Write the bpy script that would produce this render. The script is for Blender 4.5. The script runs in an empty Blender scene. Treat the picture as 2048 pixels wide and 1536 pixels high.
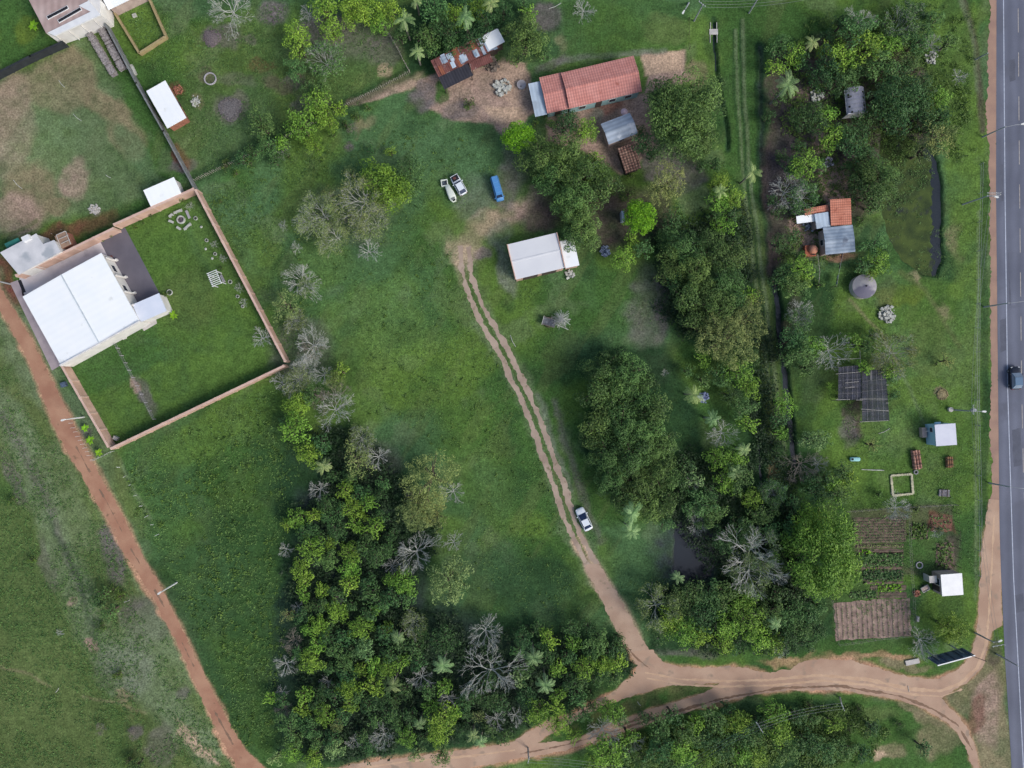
import bpy, math, random
import numpy as np
from mathutils import Vector, Matrix
from mathutils.geometry import tessellate_polygon
sc = bpy.context.scene
COL = sc.collection
R = math.radians
# ---------------------------------------------------------------- camera: drone looking straight down
HC = 120.0
S = 180.0 / 2048.0
cam_d = bpy.data.cameras.new('camera'); cam = bpy.data.objects.new('camera', cam_d); COL.objects.link(cam)
cam.location = (0, 0, HC); cam.rotation_euler = (0, 0, 0)
cam_d.sensor_width = 36; cam_d.lens = 24; cam_d.clip_start = 1; cam_d.clip_end = 20000
sc.camera = cam
# ---------------------------------------------------------------- world and sun (soft evening light from lower right)
SUN_EL, SUN_AZ = R(40), math.atan2(-0.5, 0.86)          # azimuth measured in the xy plane
w = bpy.data.worlds.new('World'); sc.world = w; w.use_nodes = True
nt = w.node_tree; bg = nt.nodes['Background']
sky = nt.nodes.new('ShaderNodeTexSky'); sky.sky_type = 'NISHITA'; sky.sun_disc = False
sky.sun_elevation = SUN_EL; sky.sun_rotation = math.pi/2 - SUN_AZ
sky.air_density = 1.0; sky.dust_density = 3.0; sky.ozone_density = 1.0
nt.links.new(sky.outputs[0], bg.inputs[0]); bg.inputs[1].default_value = 0.12
sd = bpy.data.lights.new('sun', 'SUN'); sd.energy = 1.5; sd.angle = R(22); sd.color = (1, .98, .95)
so = bpy.data.objects.new('sun', sd); COL.objects.link(so)
dv = Vector((math.cos(SUN_AZ)*math.cos(SUN_EL), math.sin(SUN_AZ)*math.cos(SUN_EL), math.sin(SUN_EL)))
so.rotation_euler = dv.to_track_quat('Z', 'Y').to_euler(); so.location = (0, 0, 200)
sc.view_settings.view_transform = 'Standard'; sc.view_settings.look = 'None'
sc.view_settings.exposure = 0.42; sc.view_settings.gamma = 1.0
sc.cycles.max_bounces = 5; sc.cycles.diffuse_bounces = 3

# ---------------------------------------------------------------- helpers
def G(px, py, h=0.0):
    f = 1 - h/HC
    return ((px-1024)*S*f, (768-py)*S*f)
def s2l(c):
    c = np.asarray(c, float)/255
    return np.where(c <= .04045, c/12.92, ((c+.055)/1.055)**2.4)
K = 0.9
def lin(c, k=K): return tuple((s2l(c)*k).tolist())+(1,)
def tag(o, label=None, cat=None, group=None, kind=None):
    if label: o['label'] = label
    if cat: o['category'] = cat
    if group: o['group'] = group
    if kind: o['kind'] = kind
    return o
def empty(name, label, cat, loc=(0, 0, 0), rz=0, group=None):
    o = bpy.data.objects.new(name, None); COL.objects.link(o); o.empty_display_size = .3
    o.location = loc; o.rotation_euler = (0, 0, rz)
    return tag(o, label, cat, group)
_m = {}
def mat(name, col, col2=None, ns=1.5, rough=.9, stripe=None, stain=None, bump=0.0, metal=0.0, rows=None, fine=.25):
    """stripe=(period_m, amount, axis), stain=(rgb, scale, threshold)"""
    if name in _m: return _m[name]
    m = bpy.data.materials.new(name); m.use_nodes = True; _m[name] = m
    t = m.node_tree; N = t.nodes; L = t.links; b = N['Principled BSDF']
    b.inputs['Roughness'].default_value = rough; b.inputs['Metallic'].default_value = metal
    tc = N.new('ShaderNodeTexCoord'); P = tc.outputs['Object']
    n1 = N.new('ShaderNodeTexNoise'); n1.inputs['Scale'].default_value = ns; n1.inputs['Detail'].default_value = 5
    L.new(P, n1.inputs['Vector'])
    r = N.new('ShaderNodeValToRGB'); r.color_ramp.elements[0].position = .35; r.color_ramp.elements[1].position = .65
    r.color_ramp.elements[0].color = lin(col2 if col2 else [c*.88 for c in col]); r.color_ramp.elements[1].color = lin(col)
    L.new(n1.outputs[0], r.inputs[0]); out = r.outputs[0]
    def mul(a, fac_out, amt):
        mx = N.new('ShaderNodeMix'); mx.data_type = 'RGBA'; mx.blend_type = 'MULTIPLY'
        mr = N.new('ShaderNodeMapRange'); mr.inputs['To Min'].default_value = 1-amt; mr.inputs['To Max'].default_value = 1+amt*.5
        L.new(fac_out, mr.inputs['Value']); mx.inputs[0].default_value = 1
        L.new(a, mx.inputs[6]); L.new(mr.outputs[0], mx.inputs[7]); return mx.outputs[2]
    n2 = N.new('ShaderNodeTexNoise'); n2.inputs['Scale'].default_value = 9; n2.inputs['Detail'].default_value = 3
    L.new(P, n2.inputs['Vector'])
    if fine: out = mul(out, n2.outputs[0], fine)
    hgt = n2.outputs[0]
    for st in (stripe, rows):
        if st:
            wv = N.new('ShaderNodeTexWave'); wv.bands_direction = st[2]; wv.inputs['Scale'].default_value = 2*math.pi/(20*st[0])*1.0
            wv.inputs['Distortion'].default_value = .15 if len(st) < 4 else st[3]; wv.inputs['Detail'].default_value = 1
            L.new(P, wv.inputs['Vector']); out = mul(out, wv.outputs['Fac'], st[1])
            if st is stripe: hgt = wv.outputs['Fac']
    if stain:
        n3 = N.new('ShaderNodeTexNoise'); n3.inputs['Scale'].default_value = stain[1]; n3.inputs['Detail'].default_value = 4
        mp = N.new('ShaderNodeMapping'); mp.inputs['Location'].default_value = (7.3, 2.1, 0); L.new(P, mp.inputs[0]); L.new(mp.outputs[0], n3.inputs['Vector'])
        mr = N.new('ShaderNodeMapRange'); mr.inputs['From Min'].default_value = stain[2]; mr.inputs['From Max'].default_value = stain[2]+.1
        L.new(n3.outputs[0], mr.inputs['Value'])
        mx = N.new('ShaderNodeMix'); mx.data_type = 'RGBA'; L.new(mr.outputs[0], mx.inputs[0]); L.new(out, mx.inputs[6]); mx.inputs[7].default_value = lin(stain[0])
        out = mx.outputs[2]
    if bump:
        bp = N.new('ShaderNodeBump'); bp.inputs['Strength'].default_value = bump; bp.inputs['Distance'].default_value = .05
        L.new(hgt, bp.inputs['Height']); L.new(bp.outputs[0], b.inputs['Normal'])
    L.new(out, b.inputs['Base Color'])
    return m
def mesh_obj(name, verts, faces, m, parent=None, smooth=False):
    me = bpy.data.meshes.new(name); me.from_pydata([tuple(v) for v in verts], [], faces); me.update()
    if smooth:
        for p in me.polygons: p.use_smooth = True
    o = bpy.data.objects.new(name, me); COL.objects.link(o)
    if m: me.materials.append(m)
    if parent: o.parent = parent
    return o
class MB:
    def __init__(s): s.v = []; s.f = []
    def add(s, v, f):
        n = len(s.v); s.v += [tuple(x) for x in v]; s.f += [tuple(i+n for i in q) for q in f]; return s
    def box(s, c, d, rz=0, tilt=None):
        x, y, z = d[0]/2, d[1]/2, d[2]/2
        p = [Vector(q) for q in ((-x,-y,-z),(x,-y,-z),(x,y,-z),(-x,y,-z),(-x,-y,z),(x,-y,z),(x,y,z),(-x,y,z))]
        M = Matrix.Rotation(rz, 3, 'Z')
        if tilt: M = M @ Matrix.Rotation(tilt, 3, 'Y')
        return s.add([M @ q + Vector(c) for q in p], [(0,3,2,1),(4,5,6,7),(0,1,5,4),(1,2,6,5),(2,3,7,6),(3,0,4,7)])
    def prism(s, poly, z0, z1):
        n = len(poly); v = [(p[0], p[1], z0) for p in poly]+[(p[0], p[1], z1) for p in poly]
        return s.add(v, [tuple(range(n))[::-1], tuple(range(n, 2*n))]+[(i, (i+1) % n, n+(i+1) % n, n+i) for i in range(n)])
    def loft(s, rings, cap=True):
        n = len(rings[0]); v = [p for r in rings for p in r]; f = []
        for k in range(len(rings)-1):
            for i in range(n): f.append((k*n+i, k*n+(i+1) % n, (k+1)*n+(i+1) % n, (k+1)*n+i))
        if cap: f += [tuple(range(n))[::-1], tuple(range((len(rings)-1)*n, len(rings)*n))]
        return s.add(v, f)
    def tube(s, pts, rad, n=6, cap=True):
        pts = [Vector(p) for p in pts]; rings = []
        if not isinstance(rad, (list, tuple)): rad = [rad]*len(pts)
        for i, p in enumerate(pts):
            d = (pts[min(i+1, len(pts)-1)]-pts[max(i-1, 0)]).normalized()
            a = d.orthogonal().normalized() if i == 0 else (a-d*a.dot(d)).normalized()
            b = d.cross(a)
            rings.append([tuple(p+(a*math.cos(2*math.pi*k/n)+b*math.sin(2*math.pi*k/n))*rad[i]) for k in range(n)])
        return s.loft(rings, cap)
    def slab(s, quad, th=.06):
        q = [Vector(p) for p in quad]; nrm = (q[1]-q[0]).cross(q[3]-q[0]).normalized()
        if nrm.z < 0: nrm = -nrm
        lo = [p-nrm*th for p in q]
        return s.add(q+lo, [(0,1,2,3),(7,6,5,4),(0,4,5,1),(1,5,6,2),(2,6,7,3),(3,7,4,0)])
    def build(s, name, m, parent=None, smooth=False): return mesh_obj(name, s.v, s.f, m, parent, smooth)
def circ(r, n=16, cx=0, cy=0, z=0): return [(cx+r*math.cos(2*math.pi*i/n), cy+r*math.sin(2*math.pi*i/n), z) for i in range(n)]

# ---------------------------------------------------------------- numpy noise and distance fields
_rs = np.random.RandomState(5); LAT = _rs.rand(256, 256)
def vnoise(x, y):
    xi = np.floor(x).astype(int); yi = np.floor(y).astype(int); fx = x-xi; fy = y-yi
    fx = fx*fx*(3-2*fx); fy = fy*fy*(3-2*fy); g = lambda a, b: LAT[a % 256, b % 256]
    return (g(xi, yi)*(1-fx)+g(xi+1, yi)*fx)*(1-fy)+(g(xi, yi+1)*(1-fx)+g(xi+1, yi+1)*fx)*fy
def fbm(x, y, sc_, o=4, sx=0):
    r = 0; a = .5; t = 0
    for k in range(o):
        r = r+a*vnoise(x/sc_*2**k+17.3*k+sx, y/sc_*2**k+9.1*k+sx*1.7); t += a; a *= .55
    return r/t
def sdf(X, Y, poly):                       # >0 inside, pixels
    p = np.array(poly, float); ins = np.zeros(X.shape, bool); d = np.full(X.shape, 1e9)
    for i in range(len(p)):
        a = p[i]; b = p[(i+1) % len(p)]; e = b-a
        t = np.clip(((X-a[0])*e[0]+(Y-a[1])*e[1])/max(e@e, 1e-9), 0, 1)
        d = np.minimum(d, np.hypot(X-a[0]-t*e[0], Y-a[1]-t*e[1]))
        if a[1] != b[1]:
            c = ((a[1] > Y) != (b[1] > Y)) & (X < (b[0]-a[0])*(Y-a[1])/(b[1]-a[1])+a[0]); ins ^= c
    return np.where(ins, d, -d)
def dline(X, Y, pl):
    p = np.array(pl, float); d = np.full(X.shape, 1e9)
    for i in range(len(p)-1):
        a = p[i]; e = p[i+1]-a; t = np.clip(((X-a[0])*e[0]+(Y-a[1])*e[1])/(e@e), 0, 1)
        d = np.minimum(d, np.hypot(X-a[0]-t*e[0], Y-a[1]-t*e[1]))
    return d
def sm(x): x = np.clip(x, 0, 1); return x*x*(3-2*x)
# ---------------------------------------------------------------- ground outlines (survey in photo pixels, 1 px = 0.088 m)
PATH_L = [(917,492),(919,540),(930,580),(945,620),(960,652),(985,692),(1005,730),(1020,768),(1040,802),(1055,840),(1072,890),(1090,940),(1108,990),(1125,1040),(1145,1082),(1165,1120),(1180,1155),(1200,1195),(1225,1240),(1247,1285),(1268,1312),(1278,1335)]
PATH_R = [(942,492),(946,550),(960,588),(977,625),(1000,662),(1024,702),(1040,738),(1056,768),(1075,818),(1092,858),(1107,900),(1122,940),(1139,985),(1150,1030),(1165,1068),(1182,1102),(1200,1132),(1218,1162),(1245,1208),(1270,1250),(1290,1290),(1318,1325)]
JUNC = [(1262,1305),(1306,1300),(1325,1325),(1365,1335),(1420,1335),(1460,1333),(1500,1338),(1540,1345),(1580,1338),(1600,1325),(1640,1318),(1700,1320),(1750,1335),(1800,1350),(1850,1358),(1880,1356),(1905,1345),(1930,1325),(1945,1300),(1952,1270),(1957,1220),(1960,1160),(1964,1100),(1971,1050),(1977,1000),(2000,1000),(2002,1060),(2003,1150),(2005,1250),(1982,1262),(1976,1300),(1964,1335),(1938,1362),(1905,1383),(1885,1396),(1898,1415),(1922,1436),(1938,1462),(1952,1500),(1960,1545),(1948,1545),(1932,1495),(1915,1465),(1890,1443),(1850,1420),(1810,1405),(1760,1392),(1700,1383),(1640,1380),(1580,1380),(1536,1385),(1500,1391),(1440,1405),(1380,1422),(1320,1440),(1270,1458),(1200,1480),(1130,1500),(1080,1510),(1024,1520),(960,1532),(900,1548),(640,1548),(700,1528),(830,1512),(940,1498),(1024,1484),(1060,1462),(1100,1440),(1150,1425),(1195,1400),(1230,1380),(1265,1350),(1275,1330)]
ISLAND = [(1205,1412),(1250,1396),(1300,1382),(1340,1370),(1400,1368),(1440,1366),(1425,1378),(1390,1392),(1340,1408),(1290,1420),(1255,1436),(1210,1452),(1150,1478),(1075,1486),(1100,1470),(1150,1440)]
RED_L = [(-30,560),(-5,612),(20,652),(45,702),(75,762),(90,802),(107,850),(135,902),(170,962),(205,1022),(240,1092),(268,1132),(284,1162),(310,1204),(340,1262),(375,1332),(410,1412),(440,1472),(455,1502),(485,1550)]
RED_R = [(-10,540),(0,575),(25,618),(60,672),(90,732),(110,770),(140,832),(170,890),(200,950),(235,1012),(265,1070),(290,1120),(310,1154),(335,1200),(370,1270),(400,1332),(430,1395),(460,1450),(490,1498),(540,1550)]
ASPH_L = [(1992,-60),(1993,0),(1992,384),(1996,768),(1999,1060),(2002,1152),(2010,1320),(2015,1400),(2023,1536),(2030,1600)]
ASPH_R = [(2075,-60),(2076,0),(2080,384),(2090,768),(2098,960),(2108,1152),(2122,1320),(2140,1536),(2148,1600)]
SHLD_L = [(1979,-60),(1980,0),(1976,120),(1973,230),(1979,320),(1980,440),(1981,600),(1982,768),(1980,880),(1985,940),(1983,990),(1974,1030),(1966,1080),(1960,1120)]
SHLD_R = [(1994,-60),(1995,0),(1994,384),(1998,768),(2001,1060),(2003,1120)]
DITCH = [(1521,95),(1522,200),(1524,300),(1531,400),(1541,480),(1549,560),(1557,620),(1566,700),(1575,780),(1583,850),(1590,940)]
DITCH2 = [(1502,745),(1514,820),(1518,900),(1524,980),(1531,1050)]
DITCH3 = [(1427,38),(1427,90),(1434,140),(1447,210),(1458,300)]
POND = [(1762,255),(1800,262),(1850,290),(1878,320),(1884,380),(1884,450),(1883,520),(1873,552),(1840,552),(1808,525),(1786,492),(1772,455),(1764,420),(1758,330)]
POND_IN = [(1750,250),(1800,255),(1846,290),(1864,330),(1868,400),(1866,470),(1868,520),(1866,566),(1835,562),(1800,532),(1778,496),(1772,470),(1768,440),(1756,415),(1750,330)]
SWAMP = [(1352,1040),(1400,1048),(1430,1080),(1440,1120),(1425,1158),(1380,1168),(1350,1140),(1345,1090)]
COMPOUND = [(388,382),(568,728),(222,893),(128,725),(45,565),(228,460)]
# ---------------------------------------------------------------- ground sheet
def axis(lo, hi, st):
    a = list(np.arange(lo, hi+st*.5, st)); g = st
    while a[-1] < 6000: g *= 1.35; a.append(a[-1]+g)
    g = st; b = []
    x = lo
    while x > -6000: g *= 1.35; x -= g; b.append(x)
    return np.array(b[::-1]+a)
ax = axis(-97, 104, .30); ay = axis(-73, 73, .30)
XX, YY = np.meshgrid(ax, ay); PX = XX/S+1024; PY = 768-YY/S
n1 = fbm(XX, YY, 22, 4, 1); n2 = fbm(XX, YY, 6, 4, 5); n3 = fbm(XX, YY, 1.6, 3, 9); n4 = fbm(XX, YY, .6, 2, 3)
C = lambda *c: s2l(c)*K
GR = dict(mid=C(67,99,49), bright=C(94,122,54), teal=C(82,114,76), dark=C(42,68,42), olive=C(96,110,66), dry=C(132,124,96), pale=C(110,126,92),
          tan=C(190,164,140), orange=C(186,146,118), pink=C(166,142,128), litter=C(108,102,100), red=C(116,70,62), char=C(58,60,70), mud=C(88,78,72), grey=C(120,124,112), yel=C(110,120,40))
col = np.zeros(XX.shape+(3,))
def mixc(mask, c, ): 
    global col
    col = col*(1-mask[..., None])+np.asarray(c)*mask[..., None]
col[:] = GR['mid']
ua = XX*.5+YY*.87; va = -XX*.87+YY*.5; n5 = fbm(ua*.28, va, 2.6, 3, 13); n6 = fbm(XX, YY, 12, 3, 33)
mixc(sm((n1-.45)*6)*.7, GR['teal']); mixc(sm((n6-.5)*6)*.75, GR['bright']); mixc(sm((.44-n2)*6)*.5, GR['dark']); mixc(sm((n5-.55)*7)*.35, GR['olive']); mixc(sm((n2-.6)*8)*.35, GR['pale'])
WX = (n2-.5)*60+(n3-.5)*34; WY = (fbm(XX, YY, 6, 4, 21)-.5)*60+(fbm(XX, YY, 1.6, 3, 29)-.5)*34     # warp, px
def poly(pts, c, a=1., soft=10, warp=.4, nz=.5, gr=0):
    p = np.array(pts, float); x0, y0 = p.min(0)-60; x1, y1 = p.max(0)+60
    m = (PX > x0) & (PX < x1) & (PY > y0) & (PY < y1)
    if not m.any(): return
    d = sdf(PX[m]+WX[m]*warp, PY[m]+WY[m]*warp, pts)
    k = sm((d+gr)/soft+.5)*a*(1-nz+nz*2*np.clip(n3[m], 0, 1)*np.clip(.4+n2[m]*1.2, 0, 1.2)); k = np.clip(k, 0, 1)[:, None]
    col[m] = col[m]*(1-k)+GR[c]*k
def blob(cx, cy, rx, ry, deg, c, a=1., soft=.5, warp=.5, nz=.5):
    m = (abs(PX-cx) < max(rx, ry)*2+40) & (abs(PY-cy) < max(rx, ry)*2+40)
    if not m.any(): return
    x = PX[m]+WX[m]*warp-cx; y = PY[m]+WY[m]*warp-cy; t = R(deg); u = x*math.cos(t)+y*math.sin(t); v = -x*math.sin(t)+y*math.cos(t)
    d = np.hypot(u/rx, v/ry); k = sm((1-d)/soft+.5)*a*(1-nz+nz*2*np.clip(n3[m], 0, 1)*np.clip(.4+n2[m]*1.2, 0, 1.2)); k = np.clip(k, 0, 1)[:, None]
    col[m] = col[m]*(1-k)+GR[c]*k
def lane(pl, wd, c, a=1., soft=4, warp=.15, nz=.4):
    p = np.array(pl, float); x0, y0 = p.min(0)-wd-40; x1, y1 = p.max(0)+wd+40
    m = (PX > x0) & (PX < x1) & (PY > y0) & (PY < y1)
    d = wd-dline(PX[m]+WX[m]*warp, PY[m]+WY[m]*warp, pl)
    k = sm(d/soft+.5)*a*(1-nz+nz*2*np.clip(n3[m], 0, 1)); k = np.clip(k, 0, 1)[:, None]
    col[m] = col[m]*(1-k)+GR[c]*k
# -- broad fields
poly([(-300,560),(20,600),(120,830),(290,1150),(470,1560),(480,1900),(-600,1900),(-600,560)], 'olive', .75, 30)
poly([(-300,950),(60,960),(170,1150),(230,1400),(260,1560),(260,1900),(-600,1900)], 'mid', .7, 40); poly([(-300,1000),(80,1000),(200,1300),(240,1560),(-300,1560)], 'olive', .5, 40); poly([(-300,1250),(150,1300),(240,1560),(-300,1560)],'olive',.45,60)
lane([(-60,760),(20,830),(60,920),(100,1020),(130,1120),(180,1250),(300,1380),(420,1500)], 32, 'pale', .85, 30, .3)
lane([(5,830),(60,930),(105,1020),(135,1120),(190,1260)], 8, 'litter', .5, 14, .3); lane([(150,1200),(260,1350),(380,1470)], 12, 'pale', .6, 14, .3); lane([(110,900),(150,1000),(180,1080)],20,'pale',.5,24,.4); blob(60,700,50,110,-25,'pale',.8); blob(180,880,30,110,-25,'pale',.6); blob(250,1000,22,90,-28,'olive',.6); blob(330,1300,70,110,-30,'pale',.5)
poly([(0,175),(150,85),(195,75),(240,190),(300,330),(350,380),(290,400),(0,470),(-200,500),(-200,250)], 'pale', .5, 20); poly([(0,175),(150,90),(185,130),(200,180),(130,230),(60,200),(0,300),(-200,400),(-200,250)], 'dry', .9, 20)
blob(60,330,90,60,0,'bright',.12); blob(110,300,120,110,0,'pale',.45,1.2); blob(20,250,45,110,0,'pink',.45); blob(215,210,55,28,30,'dry',.9); blob(255,270,35,55,-30,'dry',.7); blob(150,360,26,42,0,'pink',.6); blob(60,390,60,60,0,'dry',.8); blob(25,430,60,30,0,'pink',.4); blob(110,260,70,40,20,'teal',.2); blob(280,180,30,80,-25,'mid',.7); blob(270,300,25,70,-35,'teal',.5); blob(120,415,22,18,0,'dry',.8); blob(190,420,11,9,0,'grey',.9); blob(110,468,66,16,-18,'red',.55); blob(10,560,22,60,-25,'red',.8);blob(30,430,60,40,-10,'pink',.5)
lane([(0,475),(60,450),(75,440)],4,'olive',.6)
poly([(0,0),(60,0),(95,70),(120,85),(0,150)], 'mid', .9, 10); blob(50,65,22,30,0,'yel',.35)
poly([(232,25),(298,-10),(330,70),(280,105)], 'bright', .5, 6)
# upper-left orchard floor
for b in ((455,75,30,25),(545,20,30,24),(770,105,35,32),(460,220,26,28),(425,68,18,15),(480,210,20,25),(650,60,60,30),(590,160,30,16),(620,215,40,22),(700,285,12,10),(370,330,26,14),(500,80,14,12)): blob(*b, 0, 'litter', .8)
blob(365,310,12,28,-30,'red',.7); blob(350,180,20,12,0,'red',.5); blob(395,205,14,14,0,'dry',.8); blob(520,130,30,10,0,'red',.5);blob(770,145,16,12,0,'tan',.8); blob(560,165,40,14,25,'mud',.8);blob(420,155,14,14,0,'mud',.7);blob(470,160,40,14,0,'litter',.5)
poly([(380,60),(830,30),(820,150),(700,190),(400,360),(350,300)], 'olive', .35, 30); blob(690,70,90,50,0,'litter',.4)
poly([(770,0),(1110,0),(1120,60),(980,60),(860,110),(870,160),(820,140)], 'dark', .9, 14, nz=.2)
# farmyard
poly([(820,165),(870,150),(1000,125),(1050,130),(1080,225),(1055,235),(1010,275),(985,250),(905,240),(860,215),(850,200)], 'pink', .95, 8, .25, .25)
poly([(965,215),(1055,215),(1055,240),(1015,262),(985,240)], 'tan', .9, 8, .25, .2); poly([(1000,120),(1050,130),(1070,200),(1030,215),(980,160)], 'tan', .45, 12)
blob(845,190,32,26,0,'litter',.85); blob(885,185,14,20,0,'mid',.9); blob(920,222,30,18,0,'litter',.7); lane([(700,205),(760,190),(820,165)],9,'pink',.8); blob(800,165,45,12,-20,'tan',.5)
poly([(1100,220),(1290,185),(1305,130),(1280,110),(1375,100),(1372,140),(1390,160),(1300,180),(1310,300),(1240,350),(1170,300),(1090,280)], 'pink', .95, 8, .25, .25)
poly([(1280,112),(1372,100),(1366,142),(1290,150)], 'tan', .95, 6, .2, .15); blob(1395,150,20,30,0,'dry',.7); blob(1210,215,40,14,-12,'red',.55); blob(1190,230,20,14,-12,'grey',.8)
blob(1090,30,35,30,0,'litter',.8); blob(1115,90,12,20,0,'dry',.6,1.,.8,.7); lane([(1120,125),(1180,112),(1290,105),(1330,102)],6,'grey',.6); blob(1105,130,40,10,-20,'litter',.6)
blob(1020,428,74,20,-28,'pink',.8,1.1,.6,.6); blob(1075,430,50,30,-28,'mud',.6,1,.6,.6); blob(965,440,30,26,0,'tan',.6); blob(1085,440,40,30,-10,'mud',.8); blob(965,505,16,12,0,'litter',.9); lane([(925,500),(930,560)],14,'tan',.6,10); blob(950,395,40,50,0,'grey',.45); blob(1010,370,25,55,0,'litter',.55); blob(1030,330,30,50,0,'litter',.4)
blob(1010,540,16,55,-15,'grey',.6); blob(1220,440,60,60,0,'mud',.8); blob(1310,430,40,60,0,'mud',.6); blob(1230,400,60,40,0,'mud',.5); poly([(1290,260),(1400,330),(1420,360),(1360,400),(1290,360)],'litter',.7,14); blob(1300,620,40,90,0,'litter',.45); blob(1310,740,25,40,0,'litter',.3); blob(1390,400,35,30,0,'pale',.5)
poly([(1120,0),(1380,0),(1375,95),(1270,105),(1130,120)], 'mid', .6, 10); blob(1330,60,50,30,0,'olive',.5)
# corridor between the ditches
poly([(1400,0),(1540,0),(1518,120),(1522,300),(1535,430),(1560,640),(1590,900),(1570,1020),(1535,1020),(1500,700),(1480,560),(1465,440),(1450,300),(1440,120)], 'mid', .8, 12); poly([(1480,380),(1535,430),(1560,640),(1585,860),(1540,900),(1510,700),(1485,520)], 'olive', .55, 14)
lane([(1478,40),(1485,200),(1493,330),(1510,480),(1530,640),(1550,800),(1565,900)],2.2,'dark',.8,3); lane([(1464,60),(1471,200),(1480,330)],2.2,'dark',.6,3); lane([(1492,480),(1512,640),(1532,800)],2.2,'dark',.5,3)
lane([(1484,40),(1490,200),(1499,330),(1517,480),(1537,640),(1556,800),(1570,900)],3,'pale',.8,4,.1); lane([(1470,60),(1477,200),(1486,330),(1502,480),(1522,640),(1542,800)],2.6,'pale',.75,4,.1)
for dd, wd in ((DITCH,11),(DITCH2,8),(DITCH3,5)): lane(dd, wd, 'dark', .9, 7)
lane(DITCH, 4, 'char', .35, 5); lane(DITCH2, 3, 'char', .5, 4)
# east side
poly([(1540,110),(1640,70),(1700,60),(1800,90),(1860,150),(1880,260),(1790,330),(1760,420),(1700,440),(1600,470),(1545,560),(1530,400)], 'mud', .9, 18, nz=.3); poly([(1560,120),(1620,110),(1680,180),(1700,320),(1600,420),(1540,420)],'char',.45,20)
poly([(1640,340),(1690,320),(1705,400),(1640,400)], 'pink', .95, 8, .3); poly([(1575,430),(1650,460),(1655,510),(1600,515),(1575,470)], 'pink', .85, 8, .3,.2); blob(1620,490,25,18,0,'pink',.7); blob(1680,512,26,9,-5,'orange',.8); blob(1635,275,16,30,-20,'pink',.7); blob(1605,190,30,10,0,'pink',.5)
poly([(1850,60),(1950,0),(1975,300),(1900,330),(1850,200)], 'bright', .75, 20); poly([(1700,530),(1900,560),(1960,500),(1965,1000),(1700,1000),(1640,700)], 'bright', .4, 20); poly([(1890,320),(1970,320),(1970,600),(1900,590)],'bright',.5,20)
blob(1905,480,14,34,10,'dry',.5,1.,.8,.7); blob(1820,560,16,7,30,'tan',.6,1.,.8,.7); lane([(1800,545),(1850,580),(1900,660),(1920,690)],5,'olive',.8,8); blob(1890,620,20,10,30,'dry',.6,1.,.8,.7); blob(1800,590,50,20,0,'yel',.35); lane([(1700,600),(1760,665),(1800,730)],2.5,'dry',.7,5); lane([(1800,730),(1850,850)],3,'pale',.5,5); blob(1885,788,11,10,0,'dry',.95,.3); blob(1770,590,20,40,0,'mud',.3);blob(1860,690,40,60,0,'olive',.4)
lane([(1925,0),(1950,90),(1960,170),(1965,260)],7,'mud',.7,8); lane([(1915,-20),(1945,80),(1955,180)],4,'pale',.6,6); lane([(1958,420),(1956,700),(1952,1000),(1950,1200)],3,'pale',.55,3); lane([(1968,330),(1970,600),(1970,900),(1965,1040)],8,'dark',.6,5)
poly([(1680,815),(1720,800),(1722,870),(1690,880)], 'mud', .8, 8, .3); blob(1695,860,18,30,0,'litter',.6)
# garden plots
poly([(1700,1018),(1905,1008),(1913,1110),(1905,1150),(1710,1150)], 'mud', .5, 6, .1); poly([(1900,1030),(1860,1030),(1855,1060),(1905,1070)],'red',.7,8); poly([(1890,1080),(1912,1070),(1914,1150),(1890,1140)],'mud',.6,8); blob(1840,1100,45,40,0,'mid',.8)
# verge / south
poly([(1480,1290),(1640,1270),(1880,1290),(1900,1340),(1840,1345),(1700,1312),(1560,1330),(1330,1320)], 'mid', .6, 10); blob(1740,1318,90,7,3,'orange',.6); blob(1810,1335,50,8,5,'dry',.8); blob(1570,1318,50,9,-5,'orange',.5);blob(1370,1305,60,10,8,'litter',.6)
poly([(1885,1400),(1935,1365),(1975,1310),(2010,1320),(2025,1560),(1955,1560),(1935,1440)], 'dry', .8, 10); poly([(1940,1400),(1990,1340),(2008,1400),(1990,1500),(1960,1480)],'pink',.6,14); blob(1955,1430,22,40,20,'red',.5); blob(1990,1310,12,26,0,'mud',.6)
poly([(1540,1395),(1700,1390),(1850,1425),(1920,1480),(1945,1560),(1540,1560)], 'mid', .7, 10); blob(1880,1470,35,45,30,'dry',.6); blob(1790,1500,30,16,0,'dry',.7); blob(1700,1430,100,20,0,'olive',.5); blob(1840,1430,50,10,25,'dry',.8)
blob(1765,1510,16,8,0,'tan',.6); blob(1600,1455,14,30,0,'litter',.6)
# verges of the lanes
lane([(a[0]/2+b[0]/2, a[1]/2+b[1]/2) for a, b in zip(PATH_L, PATH_R)], 22, 'pale', .5, 14, .4); lane([(1110,800),(1140,900),(1165,1000),(1200,1080)],7,'litter',.5,12,.4); lane([(1075,790),(1110,890),(1140,980)],6,'grey',.5,10,.4)
lane([(a[0]/2+b[0]/2, a[1]/2+b[1]/2) for a, b in zip(RED_L, RED_R)], 24, 'pale', .5, 14, .4)
lane([(310,1130),(370,1240),(430,1370),(480,1470),(520,1530)],18,'dark',.6,20,.5); lane([(350,1170),(400,1280),(460,1400)],14,'char',.3,20,.6)
blob(225,1110,26,60,-15,'litter',.8); blob(290,1240,40,50,-25,'litter',.6); blob(300,1280,60,60,0,'pale',.5); blob(250,1340,60,60,0,'grey',.4); blob(360,1385,14,16,0,'litter',.7); blob(390,1480,56,12,40,'tan',.55); blob(320,1490,30,40,0,'litter',.5); lane([(360,1455),(400,1490),(440,1530)],3,'tan',.8,4); blob(170,860,16,10,0,'litter',.6)
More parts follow.
